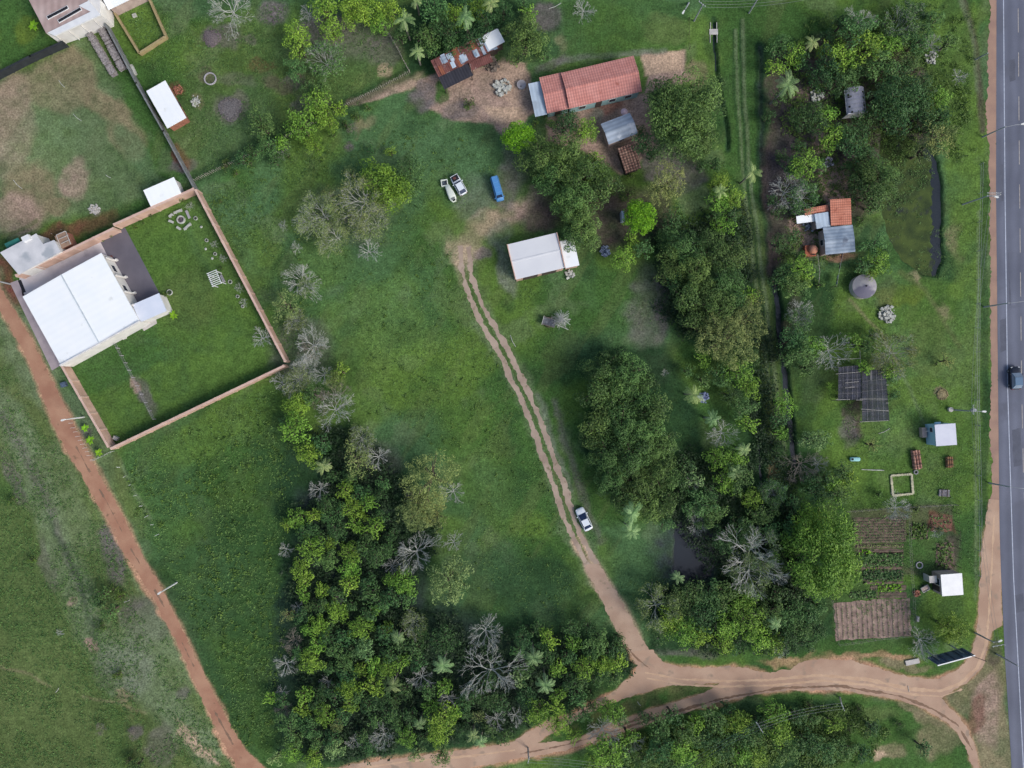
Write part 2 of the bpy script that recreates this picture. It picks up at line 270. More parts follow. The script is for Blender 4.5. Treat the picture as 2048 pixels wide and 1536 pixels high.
lane([(0,1335),(60,1350),(100,1375)],2.5,'dry',.6,5); lane([(165,1395),(190,1402),(230,1405),(290,1425)],2.5,'dry',.6,5); blob(140,1207,9,9,0,'pink',.8); blob(190,1285,10,14,-30,'pink',.8); blob(30,960,14,60,-25,'litter',.5); blob(250,1395,20,14,0,'dry',.7); blob(270,1460,14,14,0,'litter',.9); blob(95,1130,12,60,-15,'litter',.4); lane([(100,1040),(140,1120),(200,1290)],7,'dark',.5,12,.5)
# compound
poly(COMPOUND, 'mid', .8, 4, 0); poly([(250,457),(388,385),(560,720),(225,885),(180,800),(330,720)], 'bright', .45, 16); poly([(128,728),(140,735),(218,870),(216,890)],'pink',.8,5,.1); blob(440,480,60,110,-25,'teal',.5); blob(380,600,60,60,0,'olive',.35); blob(290,790,14,40,-25,'litter',.7); blob(270,770,9,18,-25,'pink',.8); blob(325,400,22,8,-20,'red',.5)
poly([(60,470),(230,455),(225,410),(160,440)], 'red', .3, 12); poly([(155,480),(240,435),(235,415),(150,455)],'red',.3,8,.2)
# field left of the wood and the meadow
poly([(225,900),(560,745),(600,900),(600,1560),(500,1560),(300,1080)], 'mid', .5, 30); blob(500,1250,110,260,-10,'dark',.45); blob(560,930,60,110,0,'dark',.55); blob(420,870,120,40,-25,'bright',.5); lane([(240,920),(262,968),(300,1040)],4,'pale',.6,5)
poly([(220,905),(242,915),(262,975),(240,1000)],'olive',.7,8)
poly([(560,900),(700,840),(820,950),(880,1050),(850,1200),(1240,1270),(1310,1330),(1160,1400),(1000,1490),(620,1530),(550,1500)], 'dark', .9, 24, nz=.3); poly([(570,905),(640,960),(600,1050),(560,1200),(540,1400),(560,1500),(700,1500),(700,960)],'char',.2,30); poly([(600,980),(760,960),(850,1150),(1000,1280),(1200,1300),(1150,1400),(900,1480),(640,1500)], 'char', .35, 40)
blob(740,600,170,120,0,'teal',.35); blob(800,740,150,90,0,'bright',.35); blob(640,520,60,60,0,'bright',.35); blob(950,900,60,160,-15,'bright',.3); blob(1080,1180,90,70,0,'dark',.6); blob(1020,1150,120,60,0,'dark',.4); blob(600,700,60,70,0,'litter',.4); blob(690,430,90,60,0,'litter',.3); blob(740,920,60,40,0,'litter',.4); blob(440,520,30,140,-28,'bright',.5); blob(870,330,120,60,0,'teal',.5); blob(730,245,16,12,0,'dry',.6,1.,.8,.7); blob(930,590,60,60,0,'bright',.3)
# tree belts
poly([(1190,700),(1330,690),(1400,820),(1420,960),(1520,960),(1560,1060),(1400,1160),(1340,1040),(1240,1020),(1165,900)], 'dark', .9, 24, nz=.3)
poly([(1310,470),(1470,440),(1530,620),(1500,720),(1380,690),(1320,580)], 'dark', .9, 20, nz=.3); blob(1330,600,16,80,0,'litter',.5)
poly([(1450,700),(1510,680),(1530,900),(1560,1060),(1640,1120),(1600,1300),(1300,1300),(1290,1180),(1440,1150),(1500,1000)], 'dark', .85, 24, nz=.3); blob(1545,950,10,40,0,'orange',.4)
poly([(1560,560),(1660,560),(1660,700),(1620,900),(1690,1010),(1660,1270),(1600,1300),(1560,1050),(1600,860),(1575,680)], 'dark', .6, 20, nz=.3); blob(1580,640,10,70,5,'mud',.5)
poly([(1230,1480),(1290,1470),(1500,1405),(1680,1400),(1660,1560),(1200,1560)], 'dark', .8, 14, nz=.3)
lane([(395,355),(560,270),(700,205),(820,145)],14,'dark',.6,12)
poly(JUNC, 'orange', .9, 9, .3, .6, 2); poly(RED_L+RED_R[::-1], 'orange', .8, 8, .25, .6, 4); poly(PATH_L[14:]+PATH_R[14:][::-1], 'tan', .8, 8, .2, .6, 2)
poly(ISLAND, 'mid', .9, 5, .2, .4)
lane([((a[0]+b[0])/2, (a[1]+b[1])/2) for a, b in list(zip(PATH_L, PATH_R))[1:16]], 2.4, 'olive', .95, 3, .1, .2); lane([((a[0]+b[0])/2, (a[1]+b[1])/2) for a, b in list(zip(PATH_L, PATH_R))[1:12]], 1.8, 'mid', .8, 3, .1, .2); blob(936,488,26,30,0,'tan',.5,1.1,.8,.7); blob(960,452,40,28,-30,'olive',.6,1.2,.9,.8); blob(975,448,30,18,-30,'tan',.35,1.2,.9,.8); blob(1000,470,26,30,0,'grey',.4); poly(POND, 'dark', .9, 14, .3); blob(1385,1105,75,75,0,'char',.75,.9); poly(SWAMP, 'char', .9, 10, .3)
# relief: ditches, pond
ZZ = np.zeros(XX.shape)
inn = (abs(XX) < 110) & (abs(YY) < 80)
for dd, wd, dp in ((DITCH[:6],1.2,.4),(DITCH[5:],5,.9),(DITCH2,2.6,.7),(DITCH3,2.6,.6)):
    ZZ[inn] = np.minimum(ZZ[inn], -dp*sm((wd-dline(PX[inn]+WX[inn]*.12, PY[inn], dd))/4+.5)*np.clip((PY[inn]-dd[0][1])/12+.2, 0, 1)*np.clip((dd[-1][1]-PY[inn])/12+.2, 0, 1))
for pp, dp in ((POND,.9),(SWAMP,.7)): ZZ[inn] = np.minimum(ZZ[inn], -dp*sm(sdf(PX[inn]+WX[inn]*.2, PY[inn]+WY[inn]*.2, pp)/10+.3))
col *= (1+(n4-.5)*.35+(n3-.5)*.3)[..., None]; col = np.clip(col, .004, .8)
ny, nx = XX.shape
me = bpy.data.meshes.new('ground'); me.vertices.add(nx*ny)
me.vertices.foreach_set('co', np.stack([XX, YY, ZZ], -1).astype(np.float32).ravel())
ii = np.arange(nx*ny).reshape(ny, nx); q = np.stack([ii[:-1, :-1], ii[:-1, 1:], ii[1:, 1:], ii[1:, :-1]], -1).reshape(-1, 4)
def setfaces(me, q):
    k = q.shape[1]
    me.loops.add(q.size); me.loops.foreach_set('vertex_index', q.astype(np.int32).ravel())
    me.polygons.add(len(q)); me.polygons.foreach_set('loop_start', np.arange(0, q.size, k, dtype=np.int32))
    me.update(calc_edges=True)
setfaces(me, q)
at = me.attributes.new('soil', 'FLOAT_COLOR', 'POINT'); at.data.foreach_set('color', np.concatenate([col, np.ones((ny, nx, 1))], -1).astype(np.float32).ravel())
gm = bpy.data.materials.new('ground_soil_and_grass'); gm.use_nodes = True; t = gm.node_tree; N = t.nodes; L = t.links; b = N['Principled BSDF']
b.inputs['Roughness'].default_value = 1; b.inputs['Specular IOR Level'].default_value = .1
a = N.new('ShaderNodeAttribute'); a.attribute_name = 'soil'
tc = N.new('ShaderNodeTexCoord'); out = a.outputs['Color']; hs = []
for scl, lo, hi, dt in ((3.2, .5, 1.5, 6), (1.1, .8, 1.2, 3), (.05, .85, 1.15, 3)):
    nz = N.new('ShaderNodeTexNoise'); nz.inputs['Scale'].default_value = scl; nz.inputs['Detail'].default_value = dt; nz.inputs['Roughness'].default_value = .65
    L.new(tc.outputs['Object'], nz.inputs['Vector']); mr = N.new('ShaderNodeMapRange'); mr.inputs['From Min'].default_value = .3; mr.inputs['From Max'].default_value = .7
    mr.inputs['To Min'].default_value = lo; mr.inputs['To Max'].default_value = hi; L.new(nz.outputs[0], mr.inputs['Value']); hs.append(nz.outputs[0])
    mx = N.new('ShaderNodeMix'); mx.data_type = 'RGBA'; mx.blend_type = 'MULTIPLY'; mx.inputs[0].default_value = 1; L.new(out, mx.inputs[6]); L.new(mr.outputs[0], mx.inputs[7]); out = mx.outputs[2]
L.new(out, b.inputs['Base Color'])
bp = N.new('ShaderNodeBump'); bp.inputs['Strength'].default_value = .6; bp.inputs['Distance'].default_value = .12; L.new(hs[0], bp.inputs['Height']); L.new(bp.outputs[0], b.inputs['Normal'])
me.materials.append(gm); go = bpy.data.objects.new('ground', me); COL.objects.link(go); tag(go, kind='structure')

def densify(pts, jit, seed, step=3.):
    rs = random.Random(seed); out = []; n = len(pts)
    for i in range(n):
        a = Vector(pts[i]); b = Vector(pts[(i+1) % n]); l = (b-a).length; k = max(1, int(l/step)); nr = Vector((-(b-a).y, (b-a).x))/max(l, 1e-6)
        for j in range(k):
            p = a.lerp(b, (j+rs.uniform(-.25, .25)*(j > 0))/k); s = vnoise(np.array([p.x/13+seed]), np.array([p.y/13]))[0]-.5; s2 = vnoise(np.array([p.x/4.]), np.array([p.y/4.+seed]))[0]-.5
            out.append(p+nr*(s*2+s2*1.6)*jit+nr*rs.uniform(-.18, .18)*jit)
    return out
def sheet(name, pts, z, m, jit=0, seed=1, holes=()):
    loops = [[Vector((*G(*p), 0)) for p in (densify(pts, jit, seed) if jit else pts)]]
    for h in holes: loops.append([Vector((*G(*p), 0)) for p in densify(h, jit, seed+3)])
    tris = tessellate_polygon(loops); v = [(p.x, p.y, z) for l in loops for p in l]
    f = [tuple(q) if (Vector(v[q[1]])-Vector(v[q[0]])).cross(Vector(v[q[2]])-Vector(v[q[0]])).z > 0 else tuple(q[::-1]) for q in tris]
    return tag(mesh_obj(name, v, f, m), kind='structure')
def strip(l, r): return list(l)+list(r)[::-1]
dirt = mat('pale_dirt', (190,170,152), (164,144,128), ns=.35, rough=1, stain=((134,122,98), .9, .60), bump=.4, fine=.35)
dirt2 = mat('orange_dirt', (200,170,146), (180,148,126), ns=.22, rough=1, stain=((158,138,120), .5, .58), bump=.4, fine=.3)
red = mat('red_dirt', (188,146,118), (168,122,98), ns=.3, rough=1, stain=((122,100,78), .7, .66), bump=.4, fine=.3)
# two wheel ruts above the fork, one lane below it
def lerp_lines(l, r, a, b):
    n = 60; L_ = np.array(l, float); R_ = np.array(r, float)
    def rs(p):
        d = np.r_[0, np.cumsum(np.hypot(*np.diff(p, axis=0).T))]; t = np.linspace(0, d[-1], n); return np.stack([np.interp(t, d, p[:, 0]), np.interp(t, d, p[:, 1])], -1)
    A, B = rs(L_), rs(R_); 
    return [tuple(x) for x in A+(B-A)*a], [tuple(x) for x in A+(B-A)*b]
l0, l1 = lerp_lines(PATH_L, PATH_R, -.02, .36); r0, r1 = lerp_lines(PATH_L, PATH_R, .64, 1.02); m0, m1 = lerp_lines(PATH_L, PATH_R, -.02, 1.02)
sheet('wheel_rut', strip(l0[:47], l1[:47]), .005, dirt, 2.2, 3); sheet('wheel_rut', strip(r0[:47], r1[:47]), .005, dirt, 2.6, 5)
sheet('path', strip(m0[44:], m1[44:]), .009, mat('lane_dirt', (197,170,148), (176,148,128), ns=.35, rough=1, stain=((150,134,112), .9, .60), bump=.4, fine=.35), 2.5, 7)
sheet('dirt_road', JUNC, .013, dirt2, 1.9, 9, holes=[ISLAND])
sheet('red_dirt_road', strip(RED_L, RED_R), .009, red, 2.6, 11)
rutm = mat('rut_damp_soil', (150,120,98), (130,106,88), ns=1.2, rough=1, fine=.4); rutl = mat('rut_pale_dust', (214,182,152), (198,164,136), ns=.6, rough=1, fine=.3)
for k_, (i0, i1) in enumerate(((20,24),(25,31),(32,35),(37,40),(43,47),(51,56))):
    a0, a1 = lerp_lines(RED_L, RED_R, .50-.01*k_, .56-.01*k_); sheet('wheel_rut', strip(a0[i0:i1], a1[i0:i1]), .014, rutm, 1.6, 30+k_)
def track(pts, wd, m, seed, z=.018, jit=1.2):
    n = len(pts); l_ = []; r_ = []
    for i in range(n):
        d = Vector(pts[min(i+1, n-1)])-Vector(pts[max(i-1, 0)]); d.normalize(); t = (.35+.65*math.sin(math.pi*(i+.3)/(n-.4))); l_.append((pts[i][0]-d.y*wd*t, pts[i][1]+d.x*wd*t)); r_.append((pts[i][0]+d.y*wd*t, pts[i][1]-d.x*wd*t))
    sheet('wheel_rut', strip(l_, r_), z, m, jit, seed)
TR = [(1290,1345),(1360,1358),(1440,1362),(1540,1360),(1640,1350),(1740,1360),(1820,1378),(1880,1382),(1920,1368),(1955,1335),(1972,1290),(1978,1220),(1984,1120),(1988,1030)]
track(TR, 3.2, rutl, 51); track([(x+3, y+11) for x, y in TR[:9]], 2.6, rutl, 52); track([(1040,1508),(1130,1490),(1230,1462),(1330,1430),(1440,1398),(1560,1376),(1680,1372),(1800,1392),(1870,1420),(1915,1450),(1945,1500)], 2.4, rutm, 53, jit=1.6)
track([(1230,1455),(1270,1440),(1300,1432)], 2.2, rutm, 54); track([(1250,1290),(1275,1318),(1300,1338)], 1.6, rutm, 55); track([(720,1536),(820,1522),(940,1512),(1030,1500)], 2.2, rutl, 56)
sheet('road_shoulder', strip(SHLD_L, SHLD_R), .009, mat('shoulder_sand', (178,146,126), (160,130,116), ns=.4, rough=1, fine=.3), 2.4, 13)
am = mat('asphalt', (112,117,134), (98,103,120), ns=.12, rough=.85, fine=.35, stripe=(1.9, .12, 'X', 1.5), stain=((92,96,110), .22, .6))
sheet('asphalt_road', strip(ASPH_L, ASPH_R), .019, am)
wm = mat('road_paint', (196,204,220), (172,180,196), ns=2, rough=.8)
EL = [(2005,-60),(2006,0),(2009,384),(2014,768),(2020,960),(2026,1152),(2035,1320),(2046,1536),(2050,1600)]
sheet('edge_line', strip(EL, [(x+1.7, y) for x, y in EL]), .024, wm)
ER = [(x-12, y) for x, y in ASPH_R]; sheet('edge_line', strip(ER, [(x+1.7, y) for x, y in ER]), .024, wm)
CL = [(2034,-60),(2036,0),(2039,384),(2043,768),(2047,960),(2055,1152),(2066,1320),(2082,1536),(2090,1600)]
cy_ = [p[1] for p in CL]; cx_ = [p[0] for p in CL]; v = []; f = []
ym = mat('centre_paint', (186,182,176), (160,150,144), ns=2, rough=.8)
y = -71+.0
while y < 1580:
    q_ = []
    for yy, o in ((y, -.7), (y, .7), (y+48, .7), (y+48, -.7)): q_.append((*G(np.interp(yy, cy_, cx_)+o, yy), .024))
    n = len(v); v += q_; f.append((n+3, n+2, n+1, n)); y += 88
tag(mesh_obj('centre_line', v, f, ym), kind='structure')
# worn patches in the asphalt
pa = mat('asphalt_patch', (98,102,116), (88,92,106), ns=.6, rough=.9, fine=.4)
for k_, q_ in enumerate(([(2000,640),(2012,636),(2013,700),(2001,705)],[(2018,120),(2030,118),(2031,160),(2019,164)],[(2024,860),(2040,856),(2043,930),(2027,934)],[(1999,330),(2006,328),(2007,402),(2000,404)],[(2030,1190),(2046,1186),(2048,1222),(2033,1226)],[(2015,500),(2017,498),(2022,610),(2019,612)])): sheet('asphalt_patch', q_, .0215, pa, .8, 60+k_)
# water
wat = bpy.data.materials.new('dark_water'); wat.use_nodes = True; b = wat.node_tree.nodes['Principled BSDF']
b.inputs['Base Color'].default_value = (.018, .024, .03, 1); b.inputs['Roughness'].default_value = .12
nb = wat.node_tree.nodes.new('ShaderNodeTexNoise'); nb.inputs['Scale'].default_value = 3; bp = wat.node_tree.nodes.new('ShaderNodeBump'); bp.inputs['Strength'].default_value = .15
wat.node_tree.links.new(nb.outputs[0], bp.inputs['Height']); wat.node_tree.links.new(bp.outputs[0], b.inputs['Normal'])
def off(pl, d): return [(x-d, y) for x, y in pl], [(x+d, y) for x, y in pl]
sheet('ditch_water', strip(*off(DITCH[5:], 6)), -.5, wat); sheet('ditch_water', strip(*off(DITCH2, 5)), -.45, wat)
sheet('ditch_water', strip(*off(DITCH3[:3], 5)), -.45, wat)
def grow(p, k):
    c = np.mean(p, 0); return [tuple(c+(np.array(q)-c)*k) for q in p]
sheet('pond_water', grow(POND, 1.04), -.4, wat); sheet('swamp_water', grow(SWAMP, 1.03), -.3, wat)
pw = sheet('pond_weed', POND_IN, -.37, mat('pond_weed', (80,98,44), (52,70,34), ns=.5, rough=1, stain=((46,54,50), .35, .6), fine=.5, bump=.8), 5, 15)
pw['kind'] = 'stuff'; tag(pw, 'olive green mat of floating weed covering the roadside pond', 'pond weed')
# ---------------------------------------------------------------- vegetation prototypes
def leaf_mat(name, dark, light, rough=.6):
    m = bpy.data.materials.new(name); m.use_nodes = True; t = m.node_tree; N = t.nodes; L = t.links; b = N['Principled BSDF']
    a = N.new('ShaderNodeAttribute'); a.attribute_name = 'tone'; r = N.new('ShaderNodeValToRGB')
    r.color_ramp.elements[0].color = lin(dark); r.color_ramp.elements[1].color = lin(light); L.new(a.outputs['Fac'], r.inputs[0])
    oi = N.new('ShaderNodeObjectInfo'); mx = N.new('ShaderNodeMix'); mx.data_type = 'RGBA'; mx.blend_type = 'MULTIPLY'; mx.inputs[0].default_value = 1
    L.new(r.outputs[0], mx.inputs[6]); L.new(oi.outputs['Color'], mx.inputs[7]); L.new(mx.outputs[2], b.inputs['Base Color'])
    b.inputs['Roughness'].default_value = rough; b.inputs['Specular IOR Level'].default_value = .3
    return m
LM = dict(
 L=leaf_mat('leaf_bright_green', (74,116,34), (146,184,68)), D=leaf_mat('leaf_dull_green', (58,92,46), (108,144,76)),
 K=leaf_mat('leaf_dark_green', (38,70,36), (84,122,64)), M=leaf_mat('leaf_mango', (40,68,33), (110,144,72)),
 O=leaf_mat('leaf_olive', (92,114,62), (146,160,94)), Y=leaf_mat('leaf_yellowish', (108,122,62), (160,168,96)),
 G=leaf_mat('leaf_grey_green', (84,116,64), (148,174,106)), R=leaf_mat('leaf_lime', (74,128,20), (138,190,36)), X=leaf_mat('leaf_undergrowth_gap_shade', (24,44,26), (58,86,48)),  # undergrowth leaves coloured extra dark to deepen the shade between crowns
 P=leaf_mat('leaf_palm', (96,132,76), (176,200,132)), U=leaf_mat('leaf_bush', (46,76,30), (104,134,54)), W=leaf_mat('leaf_weed', (62,98,48), (124,160,84)))
bark = mat('bark_brown', (104,92,80), (82,72,62), ns=3, bump=.4)
dry_bark = mat('bark_grey_dry', (206,208,200), (174,176,170), ns=4)
twig_bark = mat('bark_brown_dry', (158,150,138), (128,120,112), ns=4)
palm_bark = mat('bark_palm', (150,146,134), (120,114,104), ns=5)
def leaves(c, n, t, size, rs, asp=.62):
    """arrays of centres, normals, tones -> quads"""
    k = len(c); rnd = rs.normal(size=(k, 3)); t1 = np.cross(n, rnd); t1 /= np.linalg.norm(t1, axis=1, keepdims=True)+1e-9; t2 = np.cross(n, t1)
    s = (size*rs.uniform(.6, 1.35, k)/2)[:, None]; bend = n*s*.25
    return np.stack([c-t1*s, c+t2*s*asp+bend, c+t1*s, c-t2*s*asp+bend], 1).reshape(-1, 3), t
def leaf_mesh(name, v, tones, m):
    me = bpy.data.meshes.new(name); me.vertices.add(len(v)); me.vertices.foreach_set('co', v.astype(np.float32).ravel())
    setfaces(me, np.arange(len(v)).reshape(-1, 4)); a = me.attributes.new('tone', 'FLOAT', 'FACE'); a.data.foreach_set('value', tones.astype(np.float32))
    me.materials.append(m); return me
def unit(a): return a/(np.linalg.norm(a, axis=-1, keepdims=True)+1e-9)
def crown(code, Rr, ht, ncl, cr, leaf, dens, seed, flat=.45, tilt=.45, low=.3, round_=False, airy=0.):
    rs = np.random.RandomState(seed); C_ = []; cls = []; th0 = rs.uniform(0, 6.28, 3)
    for k in range(ncl):
        th = 2.39996*k+rs.uniform(-.35, .35); r = math.sqrt((k+.5)/ncl)*.86
        edge = 1 if round_ else 1+.13*math.sin(2*th+th0[0])+.11*math.sin(3*th+th0[1])+.07*math.sin(5*th+th0[2])
        rr = Rr*r*edge*(1 if round_ else rs.uniform(.9, 1.08)); z = ht-cr*.8-Rr*flat*(1-math.sqrt(max(0, 1-min(r, .99)**2)))*1.5-(0 if round_ else rs.uniform(0, min(2.2, Rr*flat*.9)))
        cls.append((rr*math.cos(th), rr*math.sin(th), z, cr*rs.uniform(.62, 1.25), rs.normal()*.2))
        if rs.rand() < low: cls.append((rr*.8*math.cos(th+.3), rr*.8*math.sin(th+.3), z-cr*1.3, cr*rs.uniform(.7, 1.1), -.12))
    P_ = []; Nn = []; T = []
    for x, y, z, c, tn in cls:
        n = int(dens*2*math.pi*c*c/(leaf*leaf*.62)*.5)+4
        d = unit(rs.normal(size=(n, 3))); up = rs.rand(n) < .8; d[up, 2] = abs(d[up, 2])
        rad = c*(1-(.25+airy)*rs.rand(n)**1.5)*(1+.16*np.sin(d[:, 0]*5+x)*np.cos(d[:, 1]*6+y))
        P_.append(np.array([x, y, z])+d*rad[:, None]*np.array([1, 1, .8])); Nn.append(unit(d*.55+np.array([0, 0, .5])+rs.normal(size=(n, 3))*tilt))
        T.append(np.clip(.5+tn+rs.normal(size=n)*.2, 0, 1))
    P_ = np.concatenate(P_); v, t_ = leaves(P_, np.concatenate(Nn), np.concatenate(T), leaf, rs)
    me = leaf_mesh('crown', v, t_, LM[code])
    tb = MB(); r0 = .06*Rr+.05; hs = max(.4, ht*.38); tb.tube([(0, 0, -.1), (.05*Rr, 0, hs*.6), (0, .03*Rr, hs)], [r0*1.3, r0, r0*.85], 7)
    for x, y, z, c, tn in cls[::max(1, len(cls)//9)]:
        tb.tube([(0, .03*Rr, hs*.85), (x*.45, y*.45, hs+(z-hs)*.55), (x, y, z)], [r0*.6, r0*.4, r0*.15], 5)
    tm = bpy.data.meshes.new('trunk'); tm.from_pydata(tb.v, [], tb.f); tm.materials.append(bark)
    return dict(R=Rr, crown=me, trunk=tm)
def skeleton(Rr, ht, seed, m, lv=5, fan=3, leafc=None, nleaf=0, leaf=.3, thick=1.):
    rs = random.Random(seed); tr = MB(); br = MB(); tips = []
    base = .012*Rr*thick+.03
    def grow_(p, d, l, r, k):
        q = p+d*l; mid = (p+q)/2+Vector((rs.uniform(-1, 1), rs.uniform(-1, 1), rs.uniform(-.3, .6)))*l*.1
        (br).tube([p, mid, q], [r, r*.85, r*.72], 3 if k > 1 else 5, False)
        if k >= 2: tips.append(q)
        if k >= lv: return
        n = 3 if (k < 1 or rs.random() < .4) else 2
        for i in range(n):
            a = d.orthogonal().normalized(); a.rotate(Matrix.Rotation(rs.uniform(0, 6.28), 3, d)); e = (d+a*rs.uniform(.25, .62)+Vector((0, 0, .04))).normalized()
            grow_(q if i else mid.lerp(q, rs.uniform(.6, 1)), e, l*rs.uniform(.66, .9), max(r*.64, .009*thick), k+1)
    h0 = ht*.3; tr.tube([(0, 0, -.1), (.04*Rr, .02*Rr, h0*.6), (0, 0, h0)], [base*1.4, base*1.1, base], 7)
    nb = rs.randint(8, 11)
    for i in range(nb):
        th = 6.283*i/nb+rs.uniform(-.4, .4); e = rs.uniform(.35, .95); d = Vector((math.cos(th)*math.cos(e), math.sin(th)*math.cos(e), math.sin(e)))
        grow_(Vector((0, 0, h0*rs.uniform(.7, 1))), d, Rr*.3*rs.uniform(.8, 1.25), base*.7, 0)
    def mk(nm, mb, s): 
        me = bpy.data.meshes.new(nm); me.from_pydata([(x*s, y*s, z if nm == 'trunk' else z) for x, y, z in mb.v], [], mb.f); me.materials.append(m); return me
    ext = sorted(math.hypot(q.x, q.y) for q in tips)[int(len(tips)*.93)]; s = Rr/ext
    P = dict(R=Rr, trunk=mk('trunk', tr, 1), branches=mk('branches', br, s))
    if nleaf:
        r2 = np.random.RandomState(seed); T = np.array([tuple(q) for q in tips]); T[:, :2] *= s; idx = r2.randint(0, len(T), nleaf)
        c = T[idx]+r2.normal(size=(nleaf, 3))*.28; v, t_ = leaves(c, unit(r2.normal(size=(nleaf, 3))+np.array([0, 0, .8])), np.clip(.5+r2.normal(size=nleaf)*.22, 0, 1), leaf, r2)
        P['crown'] = leaf_mesh('crown', v, t_, LM[leafc])
    return P
def palm(Rr, ht, seed, nfr=13):
    rs = random.Random(seed); V = []; T = []; F = MB(); ln = .02
    F.tube([(0, 0, -.1), (ln*ht, 0, ht*.5), (0, 0, ht)], [.17, .13, .11], 7)
    for i in range(nfr):
        th = 6.283*i/nfr+rs.uniform(-.25, .25); e = rs.choice([.15, .45, .8]) + rs.uniform(-.1, .1); l = Rr*rs.uniform(.85, 1.12); p = Vector((0, 0, ht)); d = Vector((math.cos(th)*math.cos(e), math.sin(th)*math.cos(e), math.sin(e)))
        sd_ = Vector((-math.sin(th), math.cos(th), 0)); n = 13; tn = rs.uniform(.1, .85)
        for j in range(n):
            t = j/(n-1); q = p+d*(l/n); d = (d+Vector((0, 0, -.13))).normalized(); wl = .13*l*math.sin(math.pi*(.12+.82*t))**.7+.03
            V += [p, q, q+Vector((0, 0, .03)), p+Vector((0, 0, .03))]; T.append(.8)
            for sg in (-1, 1):
                tip = p+d*(wl*.75)+sd_*sg*wl+Vector((0, 0, -.28*wl)); V += [p, p+d*(l/n)*.42, tip+d*.03, tip-d*.03]; T.append(min(1, max(0, tn+rs.uniform(-.2, .2))))
            p = q
    me = leaf_mesh('fronds', np.array([tuple(x) for x in V]), np.array(T), LM['P'])
    tm = bpy.data.meshes.new('trunk'); tm.from_pydata(F.v, [], F.f); tm.materials.append(palm_bark)
    return dict(R=Rr, fronds=me, trunk=tm)
def banana(seed):
    rs = random.Random(seed); V = []; T = []
    for i in range(7):
        th = 6.283*i/7+rs.uniform(-.3, .3); d = Vector((math.cos(th)*.75, math.sin(th)*.75, .6)); p = Vector((0, 0, .9)); sd_ = Vector((-math.sin(th), math.cos(th), 0))
        for j in range(5):
            w0 = [.05, .2, .26, .22, .1, .01][j]; w1 = [.05, .2, .26, .22, .1, .01][j+1]; q = p+d*.22; d = (d+Vector((0, 0, -.28))).normalized()
            V += [p-sd_*w0, q-sd_*w1, q, p, p, q, q+sd_*w1, p+sd_*w0]; T += [.6, .8]; p = q
    me = leaf_mesh('leaf', np.array([tuple(x) for x in V]), np.array(T), LM['R'])
    F = MB(); F.tube([(0, 0, -.1), (0, 0, .95)], [.1, .07], 6); tm = bpy.data.meshes.new('stem'); tm.from_pydata(F.v, [], F.f); tm.materials.append(palm_bark)
    return dict(R=1.05, leaves=me, stem=tm)
PR = {}
for cd in 'LDKG':
    PR[cd] = [crown(cd, 1.5, 3.6, 9, .55, .24, 1.3, 3+ord(cd)), crown(cd, 2.5, 5.2, 22, .68, .26, 1.25, 11+ord(cd), .5), crown(cd, 2.6, 5.4, 18, .75, .26, 1.2, 14+ord(cd), .55), crown(cd, 4., 7, 44, .85, .28, 1.2, 17+ord(cd), .45)]
PR['L'].append(crown('L', 6.8, 8.5, 95, 1.1, .28, 1.25, 201, .42, low=.5))
PR['M'] = [crown('M', 2.6, 6, 15, .85, .24, 1.5, 31, .75, low=.6), crown('M', 4., 8, 26, 1.05, .25, 1.45, 32, .8, low=.6), crown('M', 4.1, 8, 22, 1.15, .25, 1.45, 33, .85, low=.6), crown('M', 6.6, 10, 52, 1.4, .27, 1.4, 34, .5, low=.6)]
PR['O'] = [crown('O', 2.4, 5, 34, .5, .17, .8, 41, .4, airy=.3), crown('O', 4.2, 7, 110, .55, .19, .75, 42, .38, airy=.3), crown('O', 5.5, 8, 170, .62, .2, .75, 43, .38, airy=.3)]
PR['Y'] = [crown('Y', 1.4, 3, 12, .4, .17, .7, 45, .4, airy=.3), crown('Y', 2.6, 5, 34, .5, .18, .6, 46, .4, airy=.3), crown('Y', 5.2, 7.5, 120, .65, .19, .55, 47, .35, airy=.35)]
PR['R'] = [crown('R', 2.75, 5, 70, .62, .2, 1.5, 51, .62, round_=True)]
PR['U'] = [crown('U', .8, 1.3, 6, .34, .2, 1.3, 61, .5), crown('U', 1.3, 1.9, 11, .42, .22, 1.2, 62, .5)]
PR['B'] = [skeleton(1.8, 3.6, 71, dry_bark, 4), skeleton(3.2, 5.5, 72, dry_bark, 5), skeleton(3.2, 5.5, 73, dry_bark, 5), skeleton(5.2, 7, 74, dry_bark, 5, thick=1.3), skeleton(3., 5, 75, dry_bark, 5)]
PR['T'] = [skeleton(2.2, 4.2, 76, twig_bark, 5), skeleton(3.4, 5.2, 77, twig_bark, 5)]
PR['S'] = [skeleton(2.6, 5, 81, dry_bark, 5, 3, 'O', 2200, .18), skeleton(4.2, 6.5, 82, dry_bark, 5, 3, 'O', 4200, .18, 1.), skeleton(4., 6.5, 83, dry_bark, 5, 3, 'O', 3800, .18, 1.)]
PR['V'] = [skeleton(2.8, 5, 84, dry_bark, 5, 3, 'D', 2600, .22), skeleton(4.2, 6.5, 85, dry_bark, 5, 3, 'G', 4200, .22, 1.1)]
PR['P'] = [palm(2.0, 6.5, 91), palm(2.2, 7.5, 92), palm(1.5, 4.5, 93, 12)]
PR['N'] = [banana(95)]
